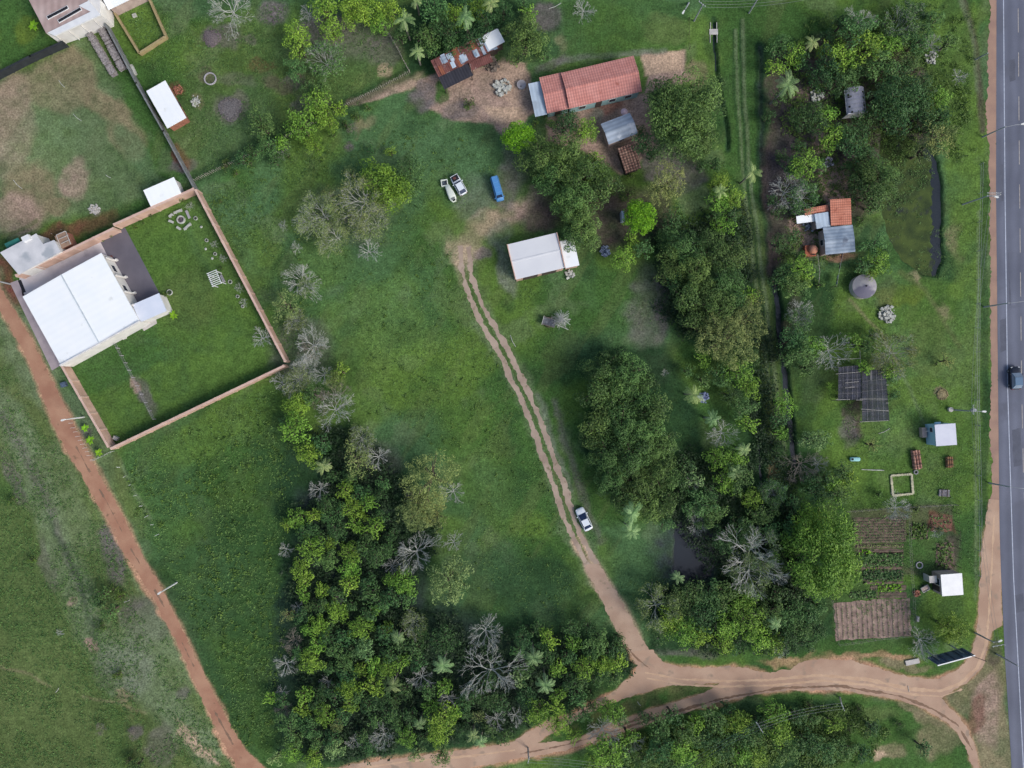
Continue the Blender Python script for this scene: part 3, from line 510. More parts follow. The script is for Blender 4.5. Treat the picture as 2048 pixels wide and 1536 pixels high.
KD = {'L':('leafy_tree','bright leafy tree','tree'),'D':('leafy_tree','dull leafy tree','tree'),'K':('broadleaf_tree','dark leafy tree','tree'),
 'M':('mango_tree','dark mango-like tree','tree'),'O':('feathery_tree','feathery olive tree','tree'),'Y':('feathery_tree','yellowish sparse tree','tree'),
 'G':('pale_tree','pale grey-green tree','tree'),'R':('round_tree','ball-shaped lime green tree','tree'),'U':('bush','low green bush','bush'),
 'B':('bare_tree','leafless grey tree','tree'),'T':('bare_tree','leafless brown tree','tree'),'S':('sparse_tree','sparse grey-limbed tree','tree'),
 'V':('sparse_tree','thin green tree','tree'),'P':('palm_tree','palm','palm'),'N':('banana_plant','yellow-green big-leaved plant','plant')}
TINT = {'L':(1,1,1),'K':(1,1,1)}
PLANTS = []                                     # (key phrase, place, px, py, root)
def plants(place, group, items, sc_=1., ox=0, oy=0):
    for it in items:
        cd, px, py, rp = it[:4]; px = ox+px*sc_; py = oy+py*sc_; rp *= sc_; own = it[4] if len(it) > 4 else None
        rs = random.Random(int(px*31+py*7)); rr = rp*S*(1.16 if cd == 'L' else 1.06)
        cand = sorted(PR[cd], key=lambda p: abs(math.log(p['R']/rr))); c2 = [p for p in cand if abs(math.log(p['R']/rr)-math.log(cand[0]['R']/rr)) < .12]
        p = rs.choice(c2); k = rr/p['R']; nm, ph, ct = KD[cd]
        key = 'crown' if 'crown' in p else ('fronds' if 'fronds' in p else ('branches' if 'branches' in p else 'leaves'))
        hz = p.setdefault('h', float(np.percentile(np.array([v.co.z for v in p[key].vertices]), 75)))*k
        x, y = G(px, py, hz)
        o = empty(nm, None, ct, (x, y, 0), rs.uniform(0, 6.28), group); sx_ = rs.uniform(.86, 1.14) if cd != 'R' else 1; o.scale = (k*sx_, k/sx_, k*rs.uniform(.92, 1.08))
        v = 1.0 if cd == 'R' else 1.05+rs.uniform(-.24, .2)-(.18 if rp > 70 and cd == 'L' else 0); hue = rs.uniform(-.16, .12)
        for part in ('trunk', 'stem', 'branches', 'crown', 'fronds', 'leaves'):
            if part in p:
                c = bpy.data.objects.new(part, p[part]); COL.objects.link(c); c.parent = o
                c.color = (v*(1+hue), v, v*(1-hue*.5), 1) if part in ('crown', 'fronds', 'leaves') else (1, 1, 1, 1)
        size = 'small ' if (cd not in 'UPN' and rp < 21) else ('large ' if (cd not in 'UPN' and rp >= 40) else '')
        if own: o['label'] = own
        else: PLANTS.append((size+ph, place, px, py, o))
Z = lambda ox, oy, L_: ('z', ox, oy, L_)
# top left
plants('in the fenced orchard', 'trees in the fenced orchard', [
 ('B',455,8,42,'leafless pale grey tree at the top edge above the orchard'),('L',587,62,24),('L',600,95,18),('V',648,118,36,'thin green tree beside the brighter trees mid orchard'),('D',588,135,22),
 ('L',645,12,30),('L',662,58,22),('L',720,8,36),('L',757,48,20),('L',700,30,20),('T',690,48,18),('B',615,22,20),('L',628,205,30),('L',600,250,28),('L',650,230,24),('D',625,175,22),('L',625,285,20),('D',640,180,20),
 ('D',520,248,28),('D',528,292,24),('K',478,318,18),('V',560,300,20),('L',680,215,14)])
plants('on the orchard boundary', 'bushes along the orchard boundary', [('U',450,330,11),('U',498,325,12),('K',545,320,14),('U',690,250,12),('U',712,232,12),('T',705,255,12),('U',735,215,10),('U',575,312,12),('U',665,268,10),('K',500,300,14),('U',470,345,9),('L',560,285,14)])
plants('on the lawn left of the vehicles', 'trees on the lawn', [('L',768,358,42),('L',785,385,34),('D',818,352,38,'rounded green tree nearest the two white cars'),('K',742,300,12),('L',780,302,10)])
plants('in the top edge tree belt', 'trees in the top belt', [('P',808,38,22),('P',833,102,17,'pale yellow-green palm beside the rusty roofed shed'),('P',930,34,22),('P',982,6,18),('P',832,4,14),
 ('D',868,18,32),('L',905,30,22),('K',890,55,30),('D',860,70,26),('K',905,88,22),('K',945,70,28),('L',955,10,22),('K',975,38,26),('K',1005,18,24),('D',880,32,18),('K',838,65,20),('K',800,70,16),('K',850,100,14),('L',780,20,22),('K',925,8,22),('K',1010,50,18),('D',870,100,14)])
plants('behind the rusty roofed shed', 'trees behind the rusty shed', [('M',1052,72,46,'large mottled green tree between the rusty shed and red-tiled house'),('D',1035,112,16),('D',1088,100,18),('B',1168,14,24,'small leafless grey tree right of the mottled tree, top edge'),('L',1060,22,16),('K',1045,8,16)])
plants('in the farmhouse yard', 'trees in the farmhouse yard', [('M',1372,225,76,'huge domed mango-like tree east of the red-tiled house'),('M',1330,185,34),('M',1415,205,34),('M',1400,280,36),('K',1292,285,26),('K',1308,308,16),('K',1282,262,12),
 ('R',1038,270,32,'ball-shaped lime green tree west of the grey metal roof'),('R',1281,432,33,'ball-shaped lime green tree right of the tall mango-like row'),
 ('K',1130,248,28),('L',1172,256,24),('K',1142,232,16),('L',1104,247,9),
 ('M',1080,310,42),('M',1135,315,44),('M',1110,355,40),('M',1170,350,44),('M',1205,375,34),('M',1150,395,42),('M',1165,445,38),('M',1145,470,26),('M',1180,478,22),('L',1190,315,14),
 ('O',1333,366,42,'feathery pale olive tree south of the small tiled roof'),('K',1350,438,28,'dark round tree with bright flank beside lime ball tree'),('U',1256,385,18),('L',1250,515,22),('D',1288,498,20),('L',1262,478,14),('U',938,206,13,'small round bush on the bare earth by the rusty shed'),('U',1070,247,8),('U',1262,350,10),('U',1225,380,10)])
plants('in the hedge beside the mown corridor', 'trees along the mown corridor', [('L',1440,362,20),('L',1438,400,22),('L',1470,396,20),('L',1450,450,20),('D',1432,425,16),('K',1465,430,18),('P',1505,345,20,'pale palm standing on the mown corridor edge'),('P',1440,382,16),('K',1435,325,16),('K',1455,375,12),('K',1405,330,14),('U',1415,300,9)])
plants('in the grove beside the corridor', 'trees in the corridor grove', [('M',1375,492,40),('M',1425,500,40),('M',1468,505,32),('M',1345,500,26),('M',1330,475,20),('M',1395,545,40),('M',1450,555,40),('M',1340,540,26),('M',1378,590,34),('M',1430,605,42),('M',1475,600,26),('M',1392,640,30),('M',1445,640,24),('K',1480,560,16),('K',1350,560,20),('L',1500,590,18),
 ('O',1455,680,58,'large feathery pale olive tree below the dark grove'),('O',1500,638,40,'feathery olive tree at the right flank of the dark grove'),('O',1420,665,26),('Y',1510,600,20)])
plants('in the grove by the wheel track', 'trees in the grove east of the track', [('M',1215,735,40),('M',1258,745,42),('K',1235,712,24),('M',1290,765,26),('M',1195,785,34),('M',1235,790,40),('M',1278,800,38),('M',1312,820,34),('M',1200,840,34),('M',1245,850,42),('M',1290,858,40),('M',1188,885,26),('M',1215,905,38),('M',1262,910,42),('M',1308,895,38),('M',1335,885,26),('M',1225,955,38),('M',1270,965,40),('M',1315,955,38),('M',1345,960,26),('M',1255,1005,34),('M',1300,1015,36),('M',1335,1010,30),('D',1330,1045,20),('D',1365,975,20),
 ('P',1265,1028,24,'bright palm at the foot of the dark grove near the white car'),('P',1262,1062,20),('P',1390,790,22,'pale palm standing alone right of the dark grove'),('B',1330,745,8)])
plants('in the thicket right of the grove', 'trees in the thicket', [('L',1480,742,28),('D',1445,750,26),('L',1500,775,22),('D',1412,762,18),('D',1490,815,24),('L',1498,850,18),('K',1465,790,22),('P',1425,838,18),('D',1460,700,18),('L',1410,720,16),('K',1500,715,22),('D',1378,742,14),
 ('B',1450,868,28,'forked leafless tree in the gap of the thicket'),('L',1440,918,24),('L',1470,925,22),('L',1452,965,22),('D',1480,955,28),('P',1490,900,16),('P',1475,945,18),('B',1385,965,16),('G',1388,955,20),('D',1400,1010,30),('V',1400,1035,24),('D',1430,1030,24),('L',1505,1000,20),('D',1525,1030,24),('K',1450,1085,24),('B',1395,1050,20),('K',1480,1060,28),('D',1420,990,18),('K',1370,930,18),('V',1545,990,24),('K',1500,1075,24),('D',1545,1060,20)])
plants('below the dark water patch', 'trees south of the dark water', [('B',1512,1120,68,'big leafless whitish tree with spreading crown south of the thicket'),('V',1500,1150,40),('V',1525,1095,40),('P',1355,1155,15,'small palm at the edge of the dark water patch'),('D',1560,1130,22),
 ('V',1318,1218,42,'thinly leaved tree with grey limbs at the wood corner by the track'),('D',1355,1205,26),('L',1345,1245,26),('D',1385,1195,30),('D',1420,1195,28),('K',1405,1235,30),('L',1370,1265,28),('D',1330,1260,22),('D',1455,1190,28),('L',1460,1255,26),('L',1500,1235,30),('L',1490,1200,26),('L',1515,1275,26),('L',1450,1290,20),('D',1540,1230,26),('V',1505,1180,24),('L',1400,1275,22),('K',1440,1220,20),('K',1470,1300,14)])
plants('', '', [('L',1648,1108,74,'largest bright green tree, west of the vegetable plots')])
plants('around the tree by the plots', 'trees near the vegetable plots', [('L',1625,1050,34),('L',1690,1075,28),('L',1700,1135,28),('L',1630,1165,30),('L',1670,1175,26),('D',1590,1060,24)])
plants('in the hedge left of the billboard', 'trees in the southern hedge', [('D',1565,1240,24),('D',1590,1225,22),('K',1575,1280,24),('D',1605,1260,22),('L',1555,1290,20),('D',1625,1235,20),('P',1550,1248,16),('V',1545,1285,18),('K',1615,1290,18),('B',1560,1300,16),('D',1640,1215,16),('K',1640,1265,18),('K',1600,1190,20),('K',1560,1195,20)])
plants('by the roadside plot', 'trees by the roadside plot', [('L',1908,1262,32,'bright rounded tree behind the billboard'),('B',1852,1288,30,'leafless grey tree beside the billboard'),('B',1800,1018,26,'leafless grey tree at the garden fence'),('U',1835,1020,9),('K',1880,1060,8),('B',1875,1065,12)])
plants('south of the dirt road', 'trees south of the dirt road', [('L',1222,1425,24,'bright tree on the grass island beside the dirt road'),('D',1240,1440,18),('B',1208,1470,34,'leafless grey tree overhanging the lower dirt road'),('L',1256,1475,17),('B',1272,1488,18),('L',1215,1510,30),('D',1248,1510,20),('D',1320,1460,26),('K',1322,1500,28),('D',1375,1475,28),('L',1390,1450,18),('L',1372,1510,26),('K',1345,1435,20),('D',1430,1440,26),('L',1475,1445,24),('D',1485,1475,26),('L',1485,1510,22),('D',1445,1500,26),('L',1412,1525,22),('K',1410,1480,26),('D',1512,1490,24),('L',1515,1515,22),('L',1552,1430,24),('L',1560,1465,26),('D',1575,1505,26),('K',1525,1455,24),('D',1625,1440,16),('K',1618,1490,26),('D',1650,1505,26),('L',1670,1450,16),('D',1690,1500,22),('K',1600,1440,18),('U',1720,1420,12),('K',1750,1460,16),('U',1800,1450,12),('K',1730,1510,18),('D',1850,1500,16),('U',1620,1410,12),('K',1455,1420,16),('K',1290,1440,16),('L',1190,1535,20),('D',1290,1525,22),('D',1340,1530,22),('U',1700,1460,12)])
# east side
plants('in the upper right grove', 'trees in the upper right grove', [('D',1565,90,26),('L',1590,105,22),('K',1605,120,18),('P',1625,84,17),('P',1580,165,26,'largest palm, beside the ruined white roof'),('L',1555,130,18),('D',1560,190,16),('K',1540,230,14),
 ('D',1718,55,34),('B',1728,35,26),('L',1735,90,30),('L',1690,110,28),('K',1660,125,30),('K',1640,150,26),('D',1700,150,24),('K',1675,165,26),('D',1760,120,32),('K',1720,130,26),('L',1650,98,14),
 ('V',1800,50,34),('L',1780,90,22),('V',1835,30,30),('D',1790,150,30),('K',1810,195,44),('K',1780,215,34),('K',1840,180,36),('L',1884,195,20),('K',1850,225,28),('K',1800,240,30),('G',1760,185,20),('D',1820,120,24),('B',1868,85,22),('B',1920,150,16),('K',1890,230,20),('K',1745,235,24),
 ('K',1622,232,36),('L',1655,225,18),('L',1663,272,24),('K',1690,265,24),('K',1710,290,30),('K',1735,310,24),('K',1720,260,24),('L',1615,325,28),('K',1590,330,22),('D',1640,330,16),('K',1600,290,14),
 ('M',1765,350,36),('M',1755,385,30),('M',1735,345,26),('K',1720,370,24),('K',1700,400,12),('K',1750,410,18),('O',1880,278,34),('O',1850,300,26,'feathery olive tree overhanging the top of the pond'),('K',1870,250,20),('O',1900,262,20),
 ('V',1612,392,30),('B',1578,380,34,'leafless grey tree left of the orange-tiled house'),('K',1560,420,16),('K',1545,400,12),('K',1700,330,14),('K',1565,310,14),('D',1905,80,20),('D',1870,40,24),('D',1840,80,26),('K',1690,40,20),('K',1660,70,16)])
plants('near the orange-tiled house', 'trees around the orange-tiled house', [('D',1750,490,24),('L',1760,520,24),('D',1735,530,20),('L',1745,545,12),('K',1770,500,14),('U',1725,440,12),('L',1605,535,22),('K',1580,545,22),('K',1560,560,20),('D',1590,570,24),('L',1610,560,16),('D',1610,585,14),('K',1565,485,22),('K',1590,470,14),('K',1600,510,12),('U',1640,570,10)])
plants('left of the black shade net', 'trees left of the shade net', [('B',1605,625,26),('V',1600,640,26),('B',1670,700,36,'leafless grey tree above the shade net'),('K',1590,680,28),('D',1605,705,28),('L',1630,690,20),('K',1580,715,22),('D',1620,735,20),('L',1710,685,18),('D',1735,690,20),('L',1730,735,14),('K',1750,670,12),
 ('S',1800,705,46,'sparse brownish tree right of the shade net'),('T',1770,725,22),('B',1795,745,16),('L',1785,740,16),('Y',1898,722,15,'small orange-yellow bush near the road'),('U',1875,728,7),('L',1662,772,7),('L',1572,808,22),('K',1560,840,18),('L',1565,865,14),('T',1612,930,38,'leafless grey-brown tree by the corridor ditch'),('G',1630,880,24),('D',1650,885,16),('B',1640,930,18),
 ('Y',1748,890,16,'small yellowish bush below the shade net'),('K',1660,960,24),('D',1690,945,22),('L',1700,960,16),('K',1640,990,26),('D',1680,990,24),('L',1665,970,16),('K',1625,960,18),('U',1760,990,10),('V',1550,985,24),('T',1645,965,20),('D',1590,1010,18),('K',1560,900,12),('U',1680,795,8),('U',1700,800,8),('K',1790,790,12),('D',1785,760,12)])
# belt between compound and meadow
plants('in the line beside the compound', 'trees beside the walled compound', [('S',640,425,46),('S',668,470,36),('S',720,392,54,'sparse half-leafless tree with tangled grey limbs in the meadow'),('B',612,440,26),('B',766,400,26),('B',735,500,24),('S',735,455,30),('B',565,450,10,'small dry grey shrub, left of two in the meadow'),('B',592,495,12,'small dry grey shrub nearest the sparse tree'),('O',655,385,16),('O',700,345,16),('T',700,440,14),
 ('B',600,560,34),('S',610,570,20),('O',568,612,32),('S',588,640,24),('B',520,675,22),('B',620,690,36),('T',622,700,24),('B',560,765,20),('B',605,735,26),('S',590,760,30),('L',680,745,16),('O',665,760,22),('B',645,750,20),('T',665,790,30),
 ('L',585,820,22),('L',590,860,28),('L',600,805,20),('B',665,820,36),('T',640,800,24),('D',620,790,20),('L',612,908,24),('D',570,845,14),('K',640,890,20),('P',646,933,18,'pale blue-green palm between the wood and the tree line'),('S',720,880,30),('Y',715,925,34),('B',755,915,24),('K',630,925,14),('K',700,945,16),
 ('Y',860,960,58,'large yellowish feathery tree on the meadow beside the wood'),('O',830,1030,36),('O',870,1035,26),('B',905,985,24),('Y',850,1010,40)])
W1 = 'at the wood\'s north end'; W2 = 'in the wood\'s middle'; W3 = 'at the wood\'s south end'; gw = 'trees of the large wood'
plants(W1, gw, [('L',700,850,72),('D',740,770,60),('L',760,1000,84),('L',890,950,66),('L',940,1140,72),('L',790,1130,60),('L',320,1080,84),('L',455,1050,56),('D',570,1080,60),('L',240,1120,48),('L',430,1330,100),('D',560,1420,84),('L',740,1360,80),('L',740,1480,80),('K',640,1180,90),('K',960,1370,100),('D',1080,1220,56),('D',890,1220,60),('L',350,1490,76),('B',500,850,84),('T',1250,890,60),('K',560,960,84),('K',400,1200,90),('K',840,870,70),('K',990,880,60),('K',600,740,60),('D',1010,800,60),('K',850,1320,70),('B',230,1330,60),('D',1060,1330,60),('K',500,1250,70),('K',1000,1060,60),('K',680,1020,70),('L',600,1280,50),('L',850,1060,40)], .25, 512, 768)
plants('on the wood\'s meadow edge', gw, [('B',830,1108,38,'leafless grey tree on the east edge of the large wood'),('B',906,1086,20,'small leafless purplish tree alone on the meadow'),('G',898,1165,46,'pale green rounded tree standing on the meadow'),('B',970,1268,34),('B',982,1355,60,'widest leafless tree, in the south of the large wood'),('Y',806,1140,14),('B',782,1135,18)])
plants(W2, gw, [('L',390,40,64),('L',380,150,52),('L',530,120,56),('L',740,60,70),('L',1180,70,96),('L',1080,40,60),('Y',240,320,64,'small yellow-green tree at the west tip of the wood'),('D',420,250,56),('L',640,280,84),('D',760,240,50),('L',510,400,76),('D',600,390,60),('D',900,310,70),('L',820,420,90),('L',480,560,66),('L',410,440,50),('D',620,590,70),('L',430,700,90),('D',700,700,84),('D',570,740,60),('L',830,760,56),('L',940,730,64),('L',1040,740,76),('L',1160,690,60),('D',1260,600,80),('G',860,590,84),('S',1250,390,110),('K',1490,530,112),('B',230,720,90),('B',560,860,60),('T',290,530,84),('P',1130,500,66),('P',1500,715,84),
 ('K',650,150,80),('K',900,160,80),('K',1080,170,80),('K',520,250,70),('K',700,500,80),('K',1020,480,80),('K',350,330,70),('K',550,480,70),('K',780,620,70),('K',1150,560,70),('K',1060,640,70),('K',720,830,80),('K',1290,700,70),('K',960,860,60),('K',850,540,60),('D',1010,230,70),('D',1200,200,70),('K',1330,460,60),('L',1040,420,50),('L',950,280,40),('K',900,60,70),('D',330,620,56),('B',330,250,50),('B',660,190,40)], .25, 512, 1152)
plants(W3, gw, [('L',740,900,84),('L',940,880,74),('D',800,980,74),('L',380,960,66),('L',370,1070,58),('L',540,1120,84),('L',750,1040,60),('D',1370,930,70),('L',1390,1050,60),('D',1100,1010,50),('D',1230,1140,66),('L',1200,1310,76),('D',240,1200,100),('D',430,1230,84),('D',280,1330,84),('O',640,1210,64),('L',280,1430,76),('L',450,1480,76),('D',480,1340,60),('D',940,1170,56),('L',1500,1170,110),('L',1440,1290,80),('L',1580,1110,60),('D',1480,1450,90),('G',630,1390,84),('Y',1780,1130,60),('L',110,980,50),('L',1500,890,60),('G',1280,1440,60),('P',1090,880,76),('P',1310,1180,60),('P',1730,1290,60),('P',1800,1340,60),('B',1540,1000,88),('B',1320,830,96),('B',1010,1300,100),('B',780,1330,60),('B',1920,1160,84),
 ('K',620,960,80),('K',1000,1000,90),('K',880,1040,70),('K',1180,930,70),('K',480,1020,70),('K',690,1130,70),('K',1380,1180,70),('K',1660,1030,70),('K',1720,960,80),('K',1640,1240,60),('K',600,1300,70),('K',1080,1120,70),('K',850,1300,60),('K',1340,1320,60),('K',1850,980,90),('K',1860,860,80),('K',1950,1050,80),('D',1880,1240,60),('D',1680,1120,50),('K',200,1000,60),('B',200,940,60),('T',220,1080,70),('G',150,1470,60),('K',900,1380,60),('D',1130,1200,50),('K',520,930,60),('D',1990,1300,60),('K',350,1150,60)], .25, 512, 1152)
plants('in the wood by the junction', 'trees in the wood corner', [('L',290,510,70),('L',500,550,64),('D',680,540,100),('L',590,740,90),('L',370,760,64),('L',740,700,80),('L',850,710,70),('K',470,430,84),('K',620,430,84),('D',200,430,64),('L',220,1110,100),('L',370,1060,60),('D',530,980,76),('L',370,1210,84),('L',370,960,60),('K',480,850,80),('D',820,830,70),('G',60,830,70),('P',170,650,84),('P',265,880,84),('K',90,520,84),('K',300,650,70),('K',460,660,70),('K',640,640,70),('K',800,620,70),('D',870,600,60),('K',700,820,70),('K',560,870,60),('K',120,980,90),('K',100,760,70),('D',640,960,50),('D',580,1120,70),('K',470,1130,60),('L',500,1290,54),('D',700,500,50),('K',860,510,50),('D',750,780,60),('K',240,560,50),('D',40,620,60),('B',30,1130,70),('K',640,1060,50)], .25, 1024, 1152)
# roadside verge at lower left, compound flowers
plants('in the rough pasture at lower left', 'bushes in the rough pasture', [('D',202,1190,16),('K',190,1205,14),('D',215,1225,18),('U',225,1180,13),('U',200,1255,12),('U',240,1195,12),('U',255,1525,14),('K',270,1535,14),('U',235,1350,10),('U',20,1000,10),('U',60,1120,10),('T',200,1460,12),('T',265,1472,11,'blackened dry shrub in the rough pasture'),('B',118,1265,7)])
plants('between compound wall and red road', 'young plants by the compound wall', [('N',170,856,9),('N',180,880,10),('N',197,905,9)])
plants('', '', [('N',66,50,12,'yellow-green big-leaved plant by the building at upper left'),('N',346,630,10,'leafy garden plant at the corner of the warehouse patio')])
plants('in the compound garden', 'potted and bedded plants in the compound garden', [('U',440,402,6),('U',285,445,6),('U',270,455,5),('U',300,430,6),('U',365,400,8),('B',378,412,9),('B',428,488,8),('B',446,517,8),('U',440,536,7),('B',476,575,10),('B',487,605,9),('U',330,588,7),('U',220,470,5),('U',203,479,5)])
NUM = ['', 'one', 'two', 'three', 'four', 'five', 'six', 'seven', 'eight', 'nine']
ORD = ['', 'first', 'second', 'third', 'fourth', 'fifth', 'sixth', 'seventh', 'eighth', 'ninth']
buckets = {}
for ph, pl, px, py, o in PLANTS: buckets.setdefault((ph, pl), []).append((px, py, o))
for (ph, pl), L_ in buckets.items():
    n = len(L_); xs = [a[0] for a in L_]; ys = [a[1] for a in L_]; vert = max(ys)-min(ys) >= max(xs)-min(xs)
    if n == 1: L_[0][2]['label'] = (ph+' '+pl).strip(); continue
    if n > 9:
        L_.sort(key=lambda a: a[1]); nr = math.ceil(n/8); rn = {2: ['upper', 'lower'], 3: ['upper', 'middle', 'lower']}.get(nr, ['top', 'upper', 'middle', 'lower', 'bottom'][:nr])
        for r_ in range(nr):
            row = sorted(L_[r_*n//nr:(r_+1)*n//nr], key=lambda a: a[0])
            for i, a in enumerate(row): a[2]['label'] = '%s %s, %s, %s row' % (ph, pl, 'leftmost' if i == 0 else ('rightmost' if i == len(row)-1 else ORD[i+1]+' from left'), rn[r_])
        continue
    L_.sort(key=lambda a: a[1] if vert else a[0])
    for i, a in enumerate(L_):
        if n == 2: s = ('upper' if i == 0 else 'lower') if vert else ('left' if i == 0 else 'right')
        elif i in (0, n-1): s = ('topmost' if i == 0 else 'bottommost') if vert else ('leftmost' if i == 0 else 'rightmost')
        else: s = ORD[i+1]+(' from top' if vert else ' from left')
        a[2]['label'] = '%s %s, %s of %s' % (ph, pl, s, NUM[n])

# ---------------------------------------------------------------- weeds and tufts in the grass
rs = np.random.RandomState(77)
def weeds(name, label, n, polypts, lo, hi, nz_thr, m, seed, blades=5, hgt=.25):
    rs = np.random.RandomState(seed); p = np.array(polypts, float); k = 0
    px = rs.uniform(p[:, 0].min(), p[:, 0].max(), n); py = rs.uniform(p[:, 1].min(), p[:, 1].max(), n)
    wx = (fbm(px, py, 60, 3, 2)-.5)*70; ok = sdf(px+wx, py+wx[::-1]*0+(fbm(px, py, 60, 3, 6)-.5)*70, polypts) > rs.uniform(-6, 26, n)
    for rd in (strip(PATH_L, PATH_R), JUNC, strip(RED_L, RED_R)): ok &= sdf(px, py, rd) < -1.5
    x = (px-1024)*S; y = (768-py)*S; d = fbm(x, y, 7, 3, seed % 9)*.6+fbm(x, y, 2, 2, seed % 7)*.4; ok &= d+rs.normal(size=n)*.05 > nz_thr
    x = x[ok]; y = y[ok]; n = len(x); sz = rs.uniform(lo, hi, n)**1.0; tn = np.clip(rs.normal(.5, .25, n), 0, 1)
    c = np.repeat(np.stack([x, y, sz*hgt+.04], -1), blades, 0)+rs.normal(size=(n*blades, 3))*np.repeat(sz, blades)[:, None]*np.array([.42, .42, .08])
    v, t_ = leaves(c, unit(rs.normal(size=(n*blades, 3))*.5+np.array([0, 0, 1.])), np.clip(np.repeat(tn, blades)+rs.normal(size=n*blades)*.1, 0, 1), np.repeat(sz, blades)*.62, rs)
    me = leaf_mesh(name, v, t_, m); o = bpy.data.objects.new(name, me); COL.objects.link(o); o.color = (1, 1, 1, 1); tag(o, label, 'weeds', kind='stuff'); return o
MEADOW = [(400,360),(560,300),(720,250),(900,240),(1000,290),(1000,340),(880,480),(910,560),(1000,720),(1080,920),(1130,1060),(1230,1270),(1000,1240),(900,1100),(930,960),(850,880),(700,820),(690,650),(570,600),(430,420)]
weeds('meadow_weeds', 'scattered light green weeds over the central meadow', 34000, MEADOW, .1, .27, .47, LM['W'], 101)
weeds('field_weeds', 'dark and light tufts over the field left of the wood', 15000, [(225,905),(560,750),(600,900),(570,1200),(560,1500),(530,1530),(480,1440),(300,1090)], .12, .36, .46, LM['W'], 102)
weeds('pasture_tufts', 'rough grass tufts over the pasture at lower left', 26000, [(-20,700),(60,800),(300,1200),(480,1540),(-20,1540)], .14, .38, .44, LM['D'], 103)
weeds('orchard_weeds', 'weeds covering the fenced orchard ground', 12000, [(230,20),(820,-10),(815,150),(400,350),(330,250)], .12, .32, .46, LM['D'], 104)
weeds('verge_weeds', 'thick weeds along the compound wall and boundary', 9000, [(398,388),(470,360),(640,290),(700,300),(560,420),(640,640),(600,760),(560,720)], .15, .4, .47, LM['D'], 105)
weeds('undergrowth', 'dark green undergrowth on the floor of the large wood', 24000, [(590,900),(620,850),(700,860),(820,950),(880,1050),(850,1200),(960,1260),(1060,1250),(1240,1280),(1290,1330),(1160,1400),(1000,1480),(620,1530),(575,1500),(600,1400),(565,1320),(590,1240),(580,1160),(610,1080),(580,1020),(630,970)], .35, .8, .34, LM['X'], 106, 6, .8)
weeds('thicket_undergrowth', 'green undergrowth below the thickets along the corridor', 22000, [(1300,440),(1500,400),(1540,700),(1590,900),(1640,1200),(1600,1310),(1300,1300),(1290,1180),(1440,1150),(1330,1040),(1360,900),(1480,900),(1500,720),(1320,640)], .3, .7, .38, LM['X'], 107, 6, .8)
weeds('roadside_weeds', 'weeds and low growth on the ground at upper right', 17000, [(1540,90),(1650,20),(1960,0),(1970,320),(1890,320),(1860,260),(1700,420),(1640,560),(1560,560)], .2, .5, .45, LM['U'], 108, 6, .6)
weeds('southern_weeds', 'dense weeds in the thicket south of the dirt road', 15000, [(1160,1540),(1240,1485),(1400,1440),(1560,1410),(1720,1415),(1800,1460),(1740,1540)], .25, .6, .42, LM['U'], 109, 6, .6)
weeds('lawn_tufts', 'short tufts on the mown ground by the highway', 16000, [(1690,520),(1960,420),(1960,1120),(1930,1300),(1700,1260),(1690,1010),(1640,700)], .1, .26, .50, LM['W'], 110)
weeds('yard_tufts', 'short tufts on the grass right of the wheel track', 9000, [(1000,560),(1250,540),(1330,640),(1200,700),(1160,900),(1280,1100),(1340,1180),(1290,1290),(1180,1080)], .1, .28, .48, LM['D'], 111)
weeds('tussocks', 'darker grass tussocks dotted over the meadow', 2600, MEADOW, .25, .5, .5, LM['U'], 120, 8, .3)
weeds('field_tussocks', 'darker tussocks along the field left of the wood', 2600, [(225,905),(560,750),(600,900),(570,1200),(560,1500),(530,1530),(480,1440),(300,1090)], .3, .6, .5, LM['U'], 121, 8, .3)
weeds('island_weeds', 'small weeds on the grass island between dirt roads', 1500, [(1250,1396),(1400,1372),(1390,1388),(1290,1418),(1205,1448),(1160,1472),(1210,1415)], .15, .4, .3, LM['K'], 112)
weeds('pond_tufts', 'tufted plants growing on the pond', 2600, POND_IN, .15, .35, .5, LM['D'], 113).location.z = -.35
# ---------------------------------------------------------------- buildings
tile = mat('roof_tile_salmon', (214,150,140), (200,134,124), ns=.8, stripe=(.44, .17, 'X'), rows=(.5, .12, 'Y'), stain=((150,84,74), .5, .62), bump=.6)
tile_or = mat('roof_tile_orange', (214,142,118), (198,124,100), ns=.9, stripe=(.42, .2, 'Y'), rows=(.36, .2, 'X'), stain=((150,80,64), .9, .62), bump=.6)
tile_old = mat('roof_tile_old', (150,120,104), (92,60,52), ns=3.2, stripe=(.5, .55, 'X', .6), rows=(.45, .5, 'Y', .6), bump=.9)
tin_white = mat('tin_white', (252,255,255), (246,251,253), ns=.3, rough=.7, fine=.03, rows=(1.1, .012, 'X'), stain=((228,232,230), .5, .66))
tin_pale = mat('tin_pale_blue', (196,212,226), (178,196,212), ns=.5, rough=.5, stripe=(.7, .10, 'X'), stain=((166,180,192), .35, .58), fine=.1, bump=.2)
tin_grey = mat('tin_grey', (166,180,196), (140,154,170), ns=.45, rough=.5, stripe=(.8, .16, 'Y'), stain=((188,196,206), .5, .6), fine=.15, bump=.3)
tin_old = mat('tin_weathered', (172,186,200), (120,138,158), ns=.5, rough=.55, stripe=(.6, .14, 'Y'), stain=((72,84,104), .42, .63), fine=.2, bump=.3)
rust = mat('tin_rust', (132,84,78), (104,62,58), ns=1.1, rough=.9, stripe=(.35, .2, 'X'), stain=((164,150,144), 1.1, .6), fine=.4, bump=.3)
rust2 = mat('tin_rust_orange', (164,98,70), (130,80,64), ns=1.3, rough=.9, stripe=(.35, .2, 'X'), stain=((120,70,60), 1.1, .6), fine=.4, bump=.3)
conc = mat('concrete', (186,182,186), (164,160,164), ns=.4, stain=((130,126,132), .35, .58), fine=.15)
